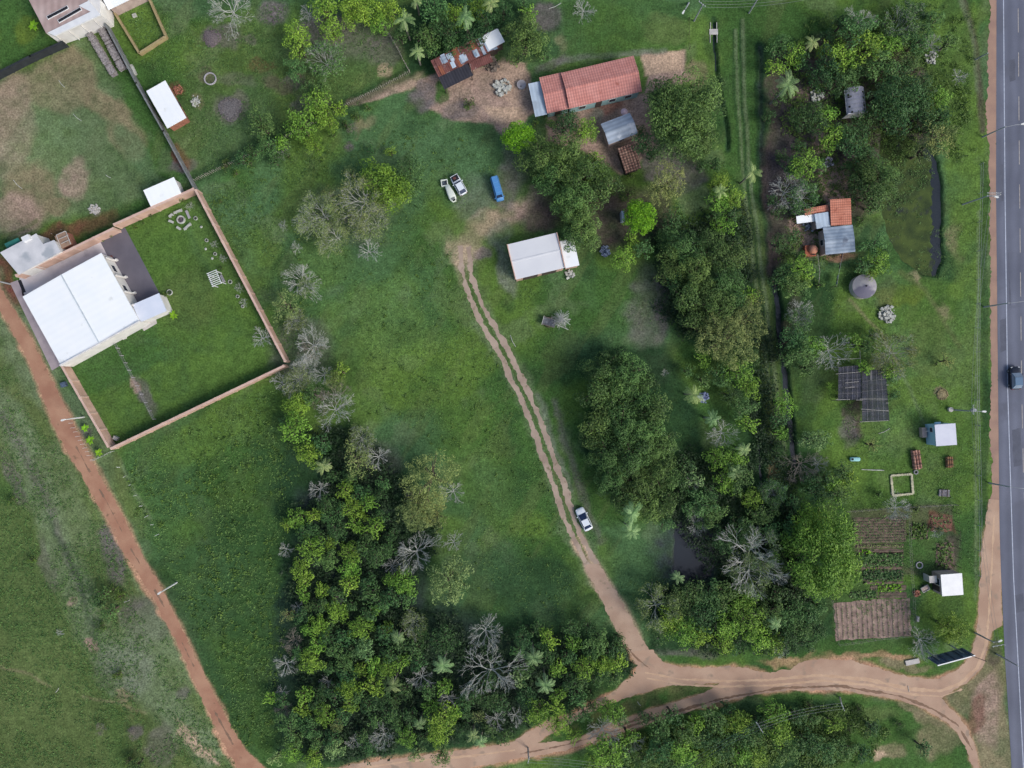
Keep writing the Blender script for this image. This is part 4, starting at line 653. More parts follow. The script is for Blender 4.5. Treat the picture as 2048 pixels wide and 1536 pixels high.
conc_w = mat('concrete_pale', (206,202,196), (184,180,176), ns=1, fine=.2)
wall_w = mat('wall_white', (232,230,226), (214,212,208), ns=.6, fine=.08)
wall_t = mat('wall_turquoise', (150,184,184), (130,164,168), ns=.8, fine=.15)
wall_b = mat('wall_light_blue', (184,222,240), (166,206,226), ns=.8, fine=.15)
wall_p = mat('wall_bare_plaster', (196,176,166), (176,156,148), ns=1, fine=.2)
wall_s = mat('wall_salmon', (214,180,162), (198,162,144), ns=.8, stripe=(3.1, .12, 'X', .4), fine=.15)
cope = mat('wall_coping', (222,192,176), (206,174,158), ns=.8, fine=.2)
brick = mat('brick_raw', (176,120,96), (148,96,80), ns=2, rows=(.3, .2, 'Z'), fine=.3)
wood = mat('weathered_wood', (140,128,116), (104,94,86), ns=2, stripe=(.2, .25, 'X'), fine=.3)
wood_d = mat('dark_wood', (84,70,62), (60,50,46), ns=2, fine=.3)
dark = mat('dark_opening', (34,36,44), (26,28,36), ns=1)
glass = mat('window_glass', (44,56,72), (36,46,60), ns=.6, rough=.08, fine=0)
tarp = mat('black_tarp', (52,52,62), (38,38,48), ns=.7, rough=.6, stripe=(.5, .2, 'X', 1), fine=.3, bump=.5)
metal = mat('pole_concrete', (176,180,182), (150,154,158), ns=1, fine=.1)
white = mat('white_paint', (236,238,238), (226,228,230), ns=1, fine=.04, rough=.4)
asp_d = mat('patio_dark', (108,104,114), (96,93,103), ns=.3, fine=.15)
stone_w = mat('stone_pale', (206,208,200), (166,168,160), ns=2, fine=.3)
def frame(cor, h):
    q = [Vector((*G(*p, h), 0)) for p in cor]; c = sum(q, Vector())/4; u = ((q[1]-q[0])+(q[2]-q[3])).normalized()
    v = Vector((-u.y, u.x, 0)); Lx = ((q[1]-q[0]).length+(q[2]-q[3]).length)/2; Ly = abs(((q[0]-q[3])+(q[1]-q[2])).dot(v))/2
    return c, math.atan2(u.y, u.x), Lx, Ly
def opening(root, nm, side, t, wd, h, z, Lx, Ly, m=glass, fm=wood_d):
    X, Y = Lx/2, Ly/2; d = {'S': ((-X+t*Lx, -Y-.02), 0), 'N': ((-X+t*Lx, Y+.02), 0), 'E': ((X+.02, -Y+t*Ly), math.pi/2), 'W': ((-X-.02, -Y+t*Ly), math.pi/2)}[side]
    f = MB().box((*d[0], z+h/2), (wd+.16, .07, h+.16), d[1]).build(nm, fm, root)
    MB().box((*d[0], z+h/2), (wd, .12, h), d[1]).build('pane' if nm == 'window' else 'door_leaf', m, f)
def house(name, label, cat, cor, he, hr, style, roof, wall, inset=.3, open_=False, ops=(), th=.08, cap=None, group=None, post=wood_d, gh=None):
    c, a, Lx, Ly = frame(cor, he); root = empty(name, label, cat, (c.x, c.y, 0), a, group); X, Y = Lx/2, Ly/2; x, y = X-inset, Y-inset
    if style == 'gable':
        rf = MB().slab([(-X,-Y,he),(X,-Y,he),(X,-.03,hr),(-X,-.03,hr)], th).slab([(-X,.03,hr),(X,.03,hr),(X,Y,he),(-X,Y,he)], th).build('roof', roof, root)
        MB().box((0, 0, hr+.02), (Lx*1.0-.02, .24, .08)).build('ridge_cap', cap or roof, rf)
        hw = he+(hr-he)*(inset/Y)-th-.02; pr = [(-y, -.05), (y, -.05), (y, hw), (0, hr-th-.03), (-y, hw)]
    elif style == 'shed':
        rf = MB().slab([(-X,-Y,he),(X,-Y,he),(X,Y,hr),(-X,Y,hr)], th).build('roof', roof, root)
        s_ = (hr-he)/Ly; pr = [(-y, -.05), (y, -.05), (y, hr-s_*inset-th-.02), (-y, he+s_*inset-th-.02)]
    else:
        rf = MB().box((0, 0, he-th/2), (Lx, Ly, th)).build('roof', roof, root); pr = [(-y, -.05), (y, -.05), (y, he-th-.01), (-y, he-th-.01)]
    if open_:
        for sx in (-1, 1):
            for sy in (-1, 1):
                hh = he if (style != 'shed' or sy < 0) else hr
                MB().tube([(sx*x, sy*y, -.1), (sx*x, sy*y, hh-th-.05)], .07, 6).build('post', post, root)
            MB().box((sx*x, 0, min(he, hr)-th-.12), (.08, Ly-2*inset, .1)).build('beam', post, root)
    else:
        n = len(pr); v = [(-x, p[0], p[1]) for p in pr]+[(x, p[0], p[1]) for p in pr]
        mesh_obj('wall', v, [tuple(range(n))[::-1], tuple(range(n, 2*n))]+[(i, (i+1) % n, n+(i+1) % n, n+i) for i in range(n)], wall, root)
        for nm, sd_, t_, wd, h, z in ops: opening(root, nm, sd_, t_, wd, h, z, 2*x, 2*y, glass if nm == 'window' else wood_d, wall_w if nm == 'window' else wood_d)
    return root, Lx, Ly
# white warehouse: ridge runs down the picture
wr, WL, WW = house('warehouse', 'large warehouse with plain white gable roof inside the walled compound', 'warehouse', [(205,510),(281,646),(120,728),(43,589)], 3.3, 3.5, 'gable', tin_white, wall_w, .12, cap=mat('ridge_cap_grey', (214,224,230), ns=1),
 ops=[('door','E',.3,3.2,2.4,0),('window','N',.2,1.2,.9,1.3),('window','N',.5,1.2,.9,1.3)])
MB().box((WL/2-.0, 0, 1.78), (.26, WW+.1, 3.6)).build('facade', wall_w, wr)
for k, (x, y) in enumerate([(-WL/2+1, WW/2+.3), (-WL/2+4.4, WW/2+.3), (-WL/2+7.6, WW/2+.3), (-WL/2+10.2, WW/2+.3)]): MB().box((x, y-.1, 1.5), (.2, .3, 3.0)).box((x, y+.1, .3), (.3, .4, .6)).build('buttress', wall_w, wr)
house('annex', 'pale flat-roofed annex at the patio end of the warehouse', 'annex', [(262,611),(317,586),(334,622),(283,643)], 2.7, 2.7, 'flat', mat('annex_roof', (226,232,244), (216,224,238), ns=.5, fine=.05), wall_w, .15, ops=[('door','N',.3,.9,2,0)], th=.15)
house('flat_roofed_house', 'house with stained whitish flat roof behind the warehouse', 'house', [(1,534),(72,467),(118,489),(120,505),], 3.2, 3.2, 'flat', conc, wall_w, .1) if False else None
stain_w = mat('roof_stained_white', (222,222,224), (196,198,202), ns=.35, stain=((168,174,180), .32, .56), fine=.12)
r_ = empty('flat_roofed_house', 'house with stained whitish flat roof outside the compound wall', 'house', (*G(60, 505, 3), 0), 0)
def loc(root, px, py, h): x, y = G(px, py, h); return (x-root.location.x, y-root.location.y)
P3 = [loc(r_, *p, 3.2) for p in [(0,505),(72,467),(86,488),(108,480),(121,503),(37,549)]]
MB().prism(P3[::-1], 3.0, 3.2).build('roof', stain_w, r_); c3 = [sum(p[i] for p in P3)/6 for i in (0, 1)]
MB().prism([(c3[0]+(p[0]-c3[0])*.96, c3[1]+(p[1]-c3[1])*.94) for p in P3][::-1], -.05, 2.99).build('wall', wall_w, r_)
MB().box((*loc(r_, 50, 476, 3.9), 3.5), (1.3, .9, .6), .45).build('roof_tank', white, r_)
house('lean_to', 'small teal sheet lean-to behind the stained flat roof', 'lean-to', [(10,488),(37,476),(42,484),(14,497)], 2.4, 2.6, 'shed', mat('teal_sheet', (44,122,112), (36,104,98), ns=1, stripe=(.2, .15, 'X')), wall_p, .2, open_=True)
house('unfinished_room', 'unfinished roofless brick room beside the stained flat roof', 'room', [(108,473),(131,462),(143,488),(122,498)], 2.0, 2.0, 'flat', mat('bare_screed', (168,140,120), (150,124,106), ns=1, fine=.3), brick, .1, th=.05)
o = MB()
for a_, b_ in (((112,470),(130,462)),((131,462),(141,488)),((112,470),(122,496)),((118,478),(136,470)),((122,487),(139,479))):
    p, q = Vector((*G(*a_, 2.3), 2.25)), Vector((*G(*b_, 2.3), 2.25)); o.tube([p, q], .06, 4)
r0 = empty('rafter_grid', 'pale timber rafters laid over the unfinished brick room', 'rafters', (0, 0, 0)); o.build('rafters', conc_w, r0)
for p in ((112,470),(131,462),(141,488),(122,496)):
    x, y = G(*p, 1); MB().tube([(x, y, 2.02), (x, y, 2.3)], .06, 5).build('post', wood, r0)
sheet('concrete_yard', [(38,552),(226,455),(232,470),(215,512),(205,515),(45,592)], .006, mat('concrete_yard', (212,206,208), (190,186,190), ns=.35, stain=((166,160,166), .3, .6), fine=.15)); sheet('dark_patio', [(200,482),(250,455),(322,592),(262,612),(215,512)], .011, asp_d)
sheet('concrete_apron', [(20,566),(36,560),(50,592),(122,730),(104,741)], .006, mat('apron', (184,170,172), (164,150,154), ns=.5, fine=.2)); sheet('red_flower_bed', [(218,512),(224,510),(268,604),(263,608)], .015, mat('flower_soil', (120,72,66), (96,58,54), ns=1.4, fine=.4))
sheet('doorstep', [(281,653),(312,638),(314,647),(288,662)], .01, conc_w); sheet('doorstep', [(243,668),(252,665),(254,677),(246,680)], .01, conc_w)
sheet('black_gutter', [(36,562),(42,559),(52,584),(46,586)], .012, dark)
# compound wall
def wall_run(name, label, cat, pts, h, th, m, cm=None, pil=3.2, hpx=None):
    hp = h if hpx is None else hpx; q = [Vector((*G(*p, hp), 0)) for p in pts]; root = empty(name, label, cat, (q[0].x, q[0].y, 0)); b = MB(); cp = MB(); pl = MB()
    for i in range(len(q)-1):
        d = q[i+1]-q[i]; l = d.length; a = math.atan2(d.y, d.x); c = (q[i]+q[i+1])/2-q[0]
        b.box((c.x, c.y, h/2-.03), (l, th, h-.06), a); cp.box((c.x, c.y, h-.02), (l, th+.1, .08), a)
        if pil:
            n = max(1, int(l/pil))
            for k in range(n+1):
                p = q[i]+d*(k/n)-q[0]; pl.box((p.x, p.y, h/2), (.28, th+.16, h+.06), a)
    b.build('panel', m, root); cp.build('coping', cm or m, root)
    if pil: pl.build('pillars', cm or m, root)
    return root
wall_run('compound_wall', 'salmon wall along the top left side of the compound, behind the warehouse', 'wall', [(32,551),(226,457)], 2.3, .3, wall_s, cope)
wall_run('compound_wall', 'salmon wall along the upper side of the lawn by the fire pit', 'wall', [(228,449),(386,378)], 2.3, .3, wall_s, cope)
wall_run('compound_wall', 'long salmon wall on the meadow side of the compound', 'wall', [(391,380),(570,722)], 2.2, .28, wall_s, cope)
wall_run('compound_wall', 'salmon wall on the lower side of the compound above the green field', 'wall', [(567,732),(222,897)], 2.2, .28, wall_s, cope)
wall_run('compound_wall', 'salmon wall beside the three young plants and the red road', 'wall', [(122,730),(216,893)], 2.2, .28, wall_s, cope)
# upper left buildings
tr, TL, TW = house('workshop', 'workshop with pinkish roof and two dark skylights at the top left corner', 'workshop', [(48,-18),(158,-75),(185,22),(91,66)][:4], 4.2, 4.7, 'shed', mat('roof_pinkish', (196,176,170), (176,150,142), ns=.35, stripe=(1.2, .1, 'X'), fine=.15), wall_w, .15) if False else (None, 0, 0)
t0 = empty('workshop', 'workshop with pinkish roof and two dark skylights at the top left corner', 'workshop', (*G(120, 20, 4), 0), 0)
P4 = [loc(t0, *p, 4.2) for p in [(50,-15),(92,66),(182,24),(172,-8),(150,-62)]]
MB().prism(P4, 4.05, 4.2).build('roof', mat('roof_pinkish', (196,176,170), (172,148,142), ns=.3, stripe=(1.2, .1, 'X'), fine=.15), t0)
P5 = [loc(t0, *p, 4.1) for p in [(50,-15),(92,66),(200,28),(200,0),(150,-62)]]; MB().prism(P5, -.05, 4.04).build('wall', wall_w, t0)
P6 = [loc(t0, *p, 4.2) for p in [(158,12),(178,2),(202,30),(110,72),(96,66),(182,24)]]; MB().prism([P6[0], P6[5], P6[4], P6[3], P6[2], P6[1]][::1], 4.05, 4.32).build('parapet', white, t0)
for a_, b_ in (((96,36),(136,15)),((118,43),(162,18))):
    p, q = Vector((*loc(t0, *a_, 4.2), 0)), Vector((*loc(t0, *b_, 4.2), 0)); d = q-p; an = math.atan2(d.y, d.x); c = (p+q)/2
    s_ = MB().box((c.x, c.y, 4.26), (d.length+.2, .62, .1), an).build('skylight', white, t0); MB().box((c.x, c.y, 4.3), (d.length, .45, .08), an).build('pane', dark, s_)
for k in range(4):
    t_ = k/4+.08; p, q = Vector((*loc(t0, 92, 66, 4.1), 0)), Vector((*loc(t0, 200, 28, 4.1), 0)); c = p.lerp(q, t_); MB().tube([(c.x, c.y, 4.1), (c.x+.04, c.y-.1, 2.2), (c.x+.06, c.y-.14, 0)], .1, 6).build('buttress', wall_w, t0)
house('metal_roofed_shed', 'pale metal roofed shed cut by the top edge beside the walled grass pen', 'shed', [(195,-20),(268,-58),(290,-14),(218,18)], 2.6, 3.0, 'shed', tin_white, wall_p, .3)
wall_run('low_wall', 'low tan wall around the small grass pen at top left', 'wall', [(228,24),(278,106),(331,72),(298,-2)], .9, .25, mat('wall_tan', (176,160,118), (156,138,98), ns=1, fine=.2), None, 0)
wall_run('boundary_wall', 'dark wall left of the pale dry field at the left edge', 'wall', [(-30,158),(60,112),(124,84)], 1.6, .25, mat('wall_dark_block', (48,54,58), (36,42,46), ns=1, fine=.2), None, 3)
wall_run('boundary_wall', 'thin grey wall running from the workshop down to the compound corner', 'wall', [(206,40),(272,166),(326,262),(388,376)], 1.8, .15, mat('wall_grey_block', (136,140,140), (110,114,114), ns=1, fine=.2), None, 3)
def pile(name, label, cat, a_, b_, wd, h, m, n, ln, r, seed):
    rs = random.Random(seed); p, q = Vector((*G(*a_), 0)), Vector((*G(*b_), 0)); d = q-p; an = math.atan2(d.y, d.x); b = MB(); root = empty(name, label, cat, (p.x, p.y, 0), an)
    for i in range(n):
        z = rs.choice([0, 1, 2]) * h/3+r; x = d.length*rs.random(); y = rs.uniform(-.1, .1)*wd; l = ln*rs.uniform(.8, 1.1)/2; t = rs.uniform(-.12, .12); b.tube([(x-t*l, y-l, z+rs.uniform(-.03, .03)), (x+t*l, y+l, z+rs.uniform(-.03, .03))], r*rs.uniform(.7, 1.2), 5)
    b.build('logs', m, root); 
    return root
logm = mat('log_grey', (170,164,162), (124,118,118), ns=3, fine=.4)
pile('log_pile', 'long stack of grey split logs, the left of two parallel stacks', 'log pile', (184,72), (232,153), .5, 1.2, logm, 420, 1.1, .07, 1)
pile('log_pile', 'long stack of grey split logs, the right of two against the wall', 'log pile', (206,60), (250,142), .5, 1.2, logm, 420, 1.2, .07, 2)
pile('log_pile', 'heap of grey logs stacked against the white workshop wall', 'log pile', (170,62), (206,47), .5, 1.2, logm, 160, 1.3, .07, 3)
house('shed', 'white sheet-roofed shed beside the grey boundary wall', 'shed', [(294,181),(334,159),(369,237),(333,258)][:4], 2.2, 2.4, 'flat', tin_white, brick, .25, th=.08, ops=[('door','E',.5,.9,1.9,0)])
house('shed', 'small white sheet-roofed shed behind the compound wall corner', 'shed', [(289,380),(345,357),(366,384),(300,414)], 2.4, 2.6, 'shed', tin_white, wall_w, .2, ops=[('window','S',.5,.8,.6,1.2)])
# farmyard
house('farmhouse', 'long farmhouse with salmon tiled gable roof and turquoise wall', 'house', [(1123,146),(1270,110),(1281,184),(1138,217)], 3.0, 3.8, 'gable', tile, wall_t, .3, ops=[('window','S',.18,1.1,1,1),('door','S',.42,.9,2.1,0),('window','S',.62,1.1,1,1),('window','S',.85,1.1,1,1),('window','E',.5,1,1,1),('window','N',.3,1,1,1),('window','N',.7,1,1,1)])
house('farmhouse_wing', 'lower salmon tiled wing at the left end of the farmhouse', 'house', [(1079,155),(1125,144),(1140,217),(1094,227)], 2.6, 3.15, 'gable', tile, wall_t, .3, ops=[('door','S',.5,.9,2,0)])
house('lean_to', 'pale metal lean-to roof at the left end of the tiled farmhouse', 'lean-to', [(1056,168),(1079,162),(1095,229),(1071,233)], 2.3, 2.3, 'flat', tin_pale, wall_t, .3, open_=True)
house('outbuilding', 'outbuilding with bluish grey metal roof below the farmhouse', 'outbuilding', [(1204,244),(1263,227),(1272,265),(1215,293)], 2.7, 3.2, 'gable', tin_grey, wall_p, .3, ops=[('door','N',.3,.9,2,0),('window','S',.5,1,.8,1.1)])
house('tiled_shed', 'small shed with old mottled brown tiles below the grey metal roof', 'shed', [(1236,297),(1262,289),(1287,334),(1250,348)][:4], 2.3, 2.7, 'shed', tile_old, wood_d, .3)
rr, RL, RW = house('rusty_shed', 'long shed with patchwork rusty tin roof by the top trees', 'shed', [(862,124),(983,62),(1000,95),(877,153)], 2.6, 2.9, 'shed', rust, wood_d, .3)
rs_ = random.Random(4)
for k in range(34):
    x = -RL/2+.5+rs_.random()*(RL-1.2); y = rs_.choice([-.25, .25])*RW*rs_.uniform(.7, 1.1); z = 2.6+(y/RW+.5)*.3+.02+.004*k; lx = rs_.uniform(.5, 1.0); ly = rs_.uniform(.9, 1.7)
    mm = rs_.choice([rust2, rust2, tin_pale, tin_grey, tin_old, rust]) if x < RL*.18 else rs_.choice([tin_grey, tin_old, tin_pale, rust])
    MB().slab([(x-lx/2, y-ly/2, z-ly/2*.3/RW), (x+lx/2, y-ly/2, z-ly/2*.3/RW), (x+lx/2, y+ly/2, z+ly/2*.3/RW), (x-lx/2, y+ly/2, z+ly/2*.3/RW)], .015).build('roof_sheet', mm, rr)
house('white_roofed_shed', 'short shed with clean pale sheet roof at the end of the rusty roof', 'shed', [(964,74),(985,62),(1020,78),(978,100)], 2.9, 3.0, 'shed', tin_white, wood_d, .3)
house('awning', 'black tarpaulin awning along the front of the rusty shed', 'awning', [(877,154),(936,127),(945,150),(889,180)], 2.2, 2.5, 'shed', tarp, wood_d, .2, open_=True)
house('awning', 'rusty brown sheet awning right of the black tarpaulin', 'awning', [(937,127),(980,107),(986,124),(944,140)], 2.2, 2.4, 'shed', rust, wood_d, .2, open_=True)
fr = house('white_roofed_barn', 'barn with plain off-white roof and salmon gable edges beside the wheel track', 'barn', [(1016,488),(1113,466),(1129,535),(1031,560)], 3.2, 3.3, 'gable', mat('tin_offwhite', (226,228,230), (216,218,222), ns=.2, rough=.6, fine=.04), wall_s, .12, ops=[('door','S',.3,2.4,2.3,0),('door','S',.7,2.4,2.3,0),('window','E',.5,1,1,1)])
for sx in (-1, 1): MB().box((sx*(fr[1]/2+.06), 0, 3.36), (.14, fr[2], .22)).build('gable_trim', wall_s, fr[0])
house('annex', 'white flat lean-to at the right end of the off-white barn', 'annex', [(1120,482),(1147,477),(1159,530),(1131,537)], 2.6, 2.6, 'flat', tin_white, wall_s, .15)
# east side houses
house('orange_tiled_house', 'small house with bright orange tiled roof near the pond', 'house', [(1658,399),(1699,398),(1705,448),(1663,452)], 2.9, 3.1, 'shed', tile_or, wall_p, .25, ops=[('window','E',.5,1,1,1),('door','W',.5,.9,2,0)])
house('metal_roofed_room', 'room with weathered blue-grey metal roof below the orange tiles', 'house', [(1646,455),(1705,450),(1711,503),(1651,510)], 2.8, 3.0, 'gable', tin_old, wall_p, .25, ops=[('window','W',.5,.9,.9,1),('door','S',.4,.9,2,0)])
house('metal_roofed_room', 'square pale blue metal roof left of the orange tiles', 'house', [(1629,428),(1656,424),(1661,453),(1633,458)], 2.6, 2.7, 'shed', tin_pale, wall_p, .2, ops=[('door','S',.4,.9,2,0)])
house('metal_canopy', 'narrow white metal canopy at the left of the pale blue roof', 'canopy', [(1592,432),(1628,428),(1631,442),(1594,448)], 2.2, 2.3, 'shed', tin_white, wall_p, .2, open_=True)
house('tiled_lean_to', 'low strip of orange tiles partly under the tree left of the tiled house', 'lean-to', [(1608,420),(1657,408),(1657,424),(1610,430)], 2.4, 2.5, 'shed', tile_or, wall_p, .2)
# clay oven
x, y = G(1619, 502); ov = empty('clay_oven', 'domed orange clay oven on a square tiled slab near the metal roofs', 'oven', (x, y, 0), .05)
MB().box((-.2, -.1, .45), (1.9, 1.9, .9)).build('base', mat('oven_brick', (176,104,76), (150,84,64), ns=2, fine=.2), ov)
MB().loft([[(r*math.cos(t)+.15, r*math.sin(t)+.05, .9+z) for t in [2*math.pi*i/18 for i in range(18)]] for r, z in ((.85, 0), (.82, .25), (.7, .5), (.48, .72), (.2, .84), (.03, .87))]).build('dome', mat('oven_clay', (206,146,118), (188,124,100), ns=2, fine=.15), ov, True)
MB().box((.15, -.82, 1.12), (.5, .12, .42)).build('oven_mouth', dark, ov)
# round reservoir
x, y = G(1728, 573, 1.2); tk = empty('water_reservoir', 'round concrete reservoir with grey-stained conical lid on the lawn', 'reservoir', (x, y, 0))
MB().loft([circ(2.05, 28, z=-.05), circ(2.05, 28, z=1.3)]).build('drum', conc_w, tk); MB().loft([circ(2.12, 28, z=1.31), circ(2.12, 28, z=1.4), circ(1.1, 28, z=1.75), circ(.15, 28, z=2.0)]).build('lid', mat('lid_cement', (170,168,168), (150,148,152), ns=.5, stain=((106,104,120), .28, .5), fine=.1), tk)
MB().loft([circ(.16, 12, z=1.98), circ(.16, 12, z=2.06)]).build('cap', dark, tk)
x, y = G(1043, 169, .5); tk = empty('cistern', 'small round concrete cistern lid on bare earth left of the farmhouse', 'cistern', (x, y, 0))
MB().loft([circ(.75, 22, z=-.05), circ(.75, 22, z=.5)]).build('ring', conc_w, tk); MB().loft([circ(.8, 22, z=.51), circ(.8, 22, z=.58)]).build('lid', conc, tk); MB().box((-.1, -.35, .61), (.16, .16, .05)).build('cap', dark, tk)
# ruined white roof
c, a, Lx, Ly = frame([(1693,175),(1729,172),(1737,222),(1696,227)], 2.8); rt = empty('ruined_shelter', 'ruined shelter with torn grey-white plastic roof over curved ribs among trees', 'shelter', (c.x, c.y, 0), a)
v = []; f = []; rs_ = random.Random(9); nu, nv = 13, 14
hole = {(1,3),(1,4),(2,4),(1,9),(2,12),(10,2),(11,2),(11,3),(10,5),(11,5),(11,6),(10,8),(11,8),(10,9),(11,10),(11,11),(10,11),(11,9)}
arc = lambda s: (2.2+.75*math.sin(math.pi*min(max(s, .0), 1))**.8)
for i in range(nu):
    for j in range(nv): v.append((-Lx/2+Lx*i/(nu-1), -Ly/2+Ly*j/(nv-1), arc(i/(nu-1))))
for i in range(nu-1):
    for j in range(nv-1):
        if (i, nv-2-j) not in hole: f.append((i*nv+j, (i+1)*nv+j, (i+1)*nv+j+1, i*nv+j+1))
mesh_obj('plastic_sheet', v, f, mat('torn_plastic', (172,172,182), (140,142,158), ns=.7, fine=.15), rt)
for j in range(7): MB().tube([(-Lx/2+Lx*i/12, -Ly/2+Ly*j/6, arc(i/12)+.04) for i in range(13)], .035, 5).build('rib', metal, rt)
MB().box((0, -Ly/2-.03, 1.6), (Lx, .1, 2.1)).build('end_wall', white, rt)
for sx in (-1, 1): MB().tube([(sx*Lx/2, -Ly/2, 2.2), (sx*Lx/2, Ly/2, 2.2)], .05, 5).build('eave_rail', metal, rt)
for sx in (-1, 1):
    for sy in (-1, 1): MB().tube([(sx*Lx/2, sy*Ly/2, -.1), (sx*Lx/2, sy*Ly/2, 2.2)], .05, 5).build('post', metal, rt)
# roadside kiosks
kr, KL, KW = house('roadside_kiosk', 'light blue kiosk with plain white flat roof by the transformer pole', 'kiosk', [(1869,849),(1911,847),(1914,889),(1873,893)], 2.9, 2.9, 'flat', mat('kiosk_roof', (226,228,238), (216,218,230), ns=.4, fine=.05), wall_b, .08, ops=[('window','W',.75,.7,.7,1.4),('door','S',.3,.8,1.9,0),('window','N',.5,.7,.6,1.4)], th=.12)
MB().box((-KL/2-.65, .4, .45), (.8, 1.7, .9)).build('counter', wall_p, kr); MB().box((-KL/2-.3, KW/2-1.2, 1.2), (.5, .1, .2)).build('shelf', white, kr); MB().box((-.6, KW/2+.15, 1.8), (1, .35, .3)).build('cooling_unit', wall_b, kr)
kr, KL, KW = house('roadside_kiosk', 'pinkish plastered kiosk with brilliant white roof beside the vegetable plots', 'kiosk', [(1881,1149),(1924,1147),(1927,1189),(1885,1193)], 2.7, 2.7, 'flat', white, wall_p, .08, ops=[('window','W',.6,1.1,1.0,1.1),('door','W',.25,.8,1.9,0)], th=.12)
MB().box((-KL/2-.9, .9, 1.9), (1.3, 1.2, .06)).box((-KL/2-1.4, .9, .95), (.1, 1.2, 1.9)).build('side_awning', conc_w, kr)
# billboard
p, q = Vector((*G(1876,1331,4.6), 0)), Vector((*G(1950,1311,4.6), 0)); d = q-p; a = math.atan2(d.y, d.x); c = (p+q)/2; bb = empty('billboard', 'roadside billboard seen from above, dark panelled back and bright top edge', 'billboard', (c.x, c.y, 0), a); l = d.length
pm = mat('billboard_panel', (104,120,150), (78,92,120), ns=1.2, rough=.6, stripe=(1.2, .3, 'X'), fine=.2)
MB().box((0, .05, 3.0), (l, .08, 3.1)).build('panel', pm, bb); MB().box((0, -.02, 4.54), (l+.1, .16, .1)).build('top_edge', white, bb)
for k in range(5): MB().box((-l/2+.4+k*(l-.8)/4, .18, 3.0), (.08, .16, 2.9)).build('brace', pm, bb)
for k in (-1, 1): MB().tube([(k*l*.33, .2, -.1), (k*l*.33, .2, 3.4)], .12, 8).build('post', metal, bb)
MB().tube([(l/2-.6, .1, 4.6), (l/2+1.7, -1.5, 4.6)], .06, 6).build('dark_bar', wood_d, bb)  # plain dark bar past the panel's right end, nothing mounted on it
sheet('fallen_slab_base', [(1810,1322),(1836,1316),(1841,1324),(1815,1332)], .01, dirt2)
x, y = G(1825, 1324, .2); tag(MB().box((x, y, .14), (2.4, .85, .2), .2).build('concrete_slab', conc_w), 'pale flat concrete slab lying by the dirt road near the billboard', 'slab')
# shade nets
net = mat('shade_net', (58,60,78), (44,46,62), ns=.5, rough=.8, stripe=(1.1, .22, 'X', .4), rows=(.9, .18, 'Y', .6), fine=.35)
t_ = net.node_tree; o_ = [n for n in t_.nodes if n.type == 'OUTPUT_MATERIAL'][0]; tp_ = t_.nodes.new('ShaderNodeBsdfTransparent'); mx_ = t_.nodes.new('ShaderNodeMixShader'); mx_.inputs[0].default_value = .85
t_.links.new(tp_.outputs[0], mx_.inputs[1]); t_.links.new(t_.nodes['Principled BSDF'].outputs[0], mx_.inputs[2]); t_.links.new(mx_.outputs[0], o_.inputs['Surface'])
def shade(label, cor, h, poles):
    q = [Vector((*G(*p, h), h)) for p in cor]; c = sum(q, Vector())/4; root = empty('shade_net', label, 'shade net', (c.x, c.y, 0)); n = 12; v = []; f = []
    for i in range(n+1):
        for j in range(n+1):
            s, t = i/n, j/n; p = (q[0]*(1-s)+q[1]*s)*(1-t)+(q[3]*(1-s)+q[2]*s)*t-Vector((c.x, c.y, 0)); p.z -= .12*abs(math.sin(s*9.4)*math.sin(t*12.6)); v.append(tuple(p))
    f = [(i*(n+1)+j, (i+1)*(n+1)+j, (i+1)*(n+1)+j+1, i*(n+1)+j+1) for i in range(n) for j in range(n)]
    mesh_obj('net', v, f, net, root)
    for p in q: MB().tube([(p.x-c.x, p.y-c.y, -.1), (p.x-c.x, p.y-c.y, h+.05)], .06, 5).build('post', wood, root)
    for k in range(1, 5):
        for u0, u1 in (((q[0].lerp(q[1], k/5)), (q[3].lerp(q[2], k/5))), ((q[0].lerp(q[3], k/5)), (q[1].lerp(q[2], k/5)))): MB().tube([u0-Vector((c.x, c.y, -.03)), u1-Vector((c.x, c.y, -.03))], .013, 4).build('support_wire', conc, root)
    for a_, b_ in poles:
        p, r2 = Vector((*G(*a_, h+.1), h+.06)), Vector((*G(*b_, h+.1), h+.06)); p -= Vector((c.x, c.y, 0)); r2 -= Vector((c.x, c.y, 0)); MB().tube([p, r2], .035, 4).build('pole', conc_w, root)
shade('left black shade net over the nursery, mostly under the trees', [(1677,734),(1723,730),(1724,799),(1676,801)], 2.2, [((1672,748),(1720,744)),((1690,766),(1718,763)),((1690,776),(1710,774)),((1672,799),(1700,799)),((1674,719),(1722,717)),((1720,700),(1721,728))])
shade('right black shade net over the nursery, reaching lower', [(1724,743),(1771,737),(1779,841),(1724,843)], 2.3, [((1720,798),(1775,798)),((1722,818),(1778,822)),((1720,844),(1777,841)),((1742,742),(1742,760)),((1765,751),(1770,751)),((1772,770),(1778,770)),((1772,806),(1778,806)),((1712,800),(1726,800))])
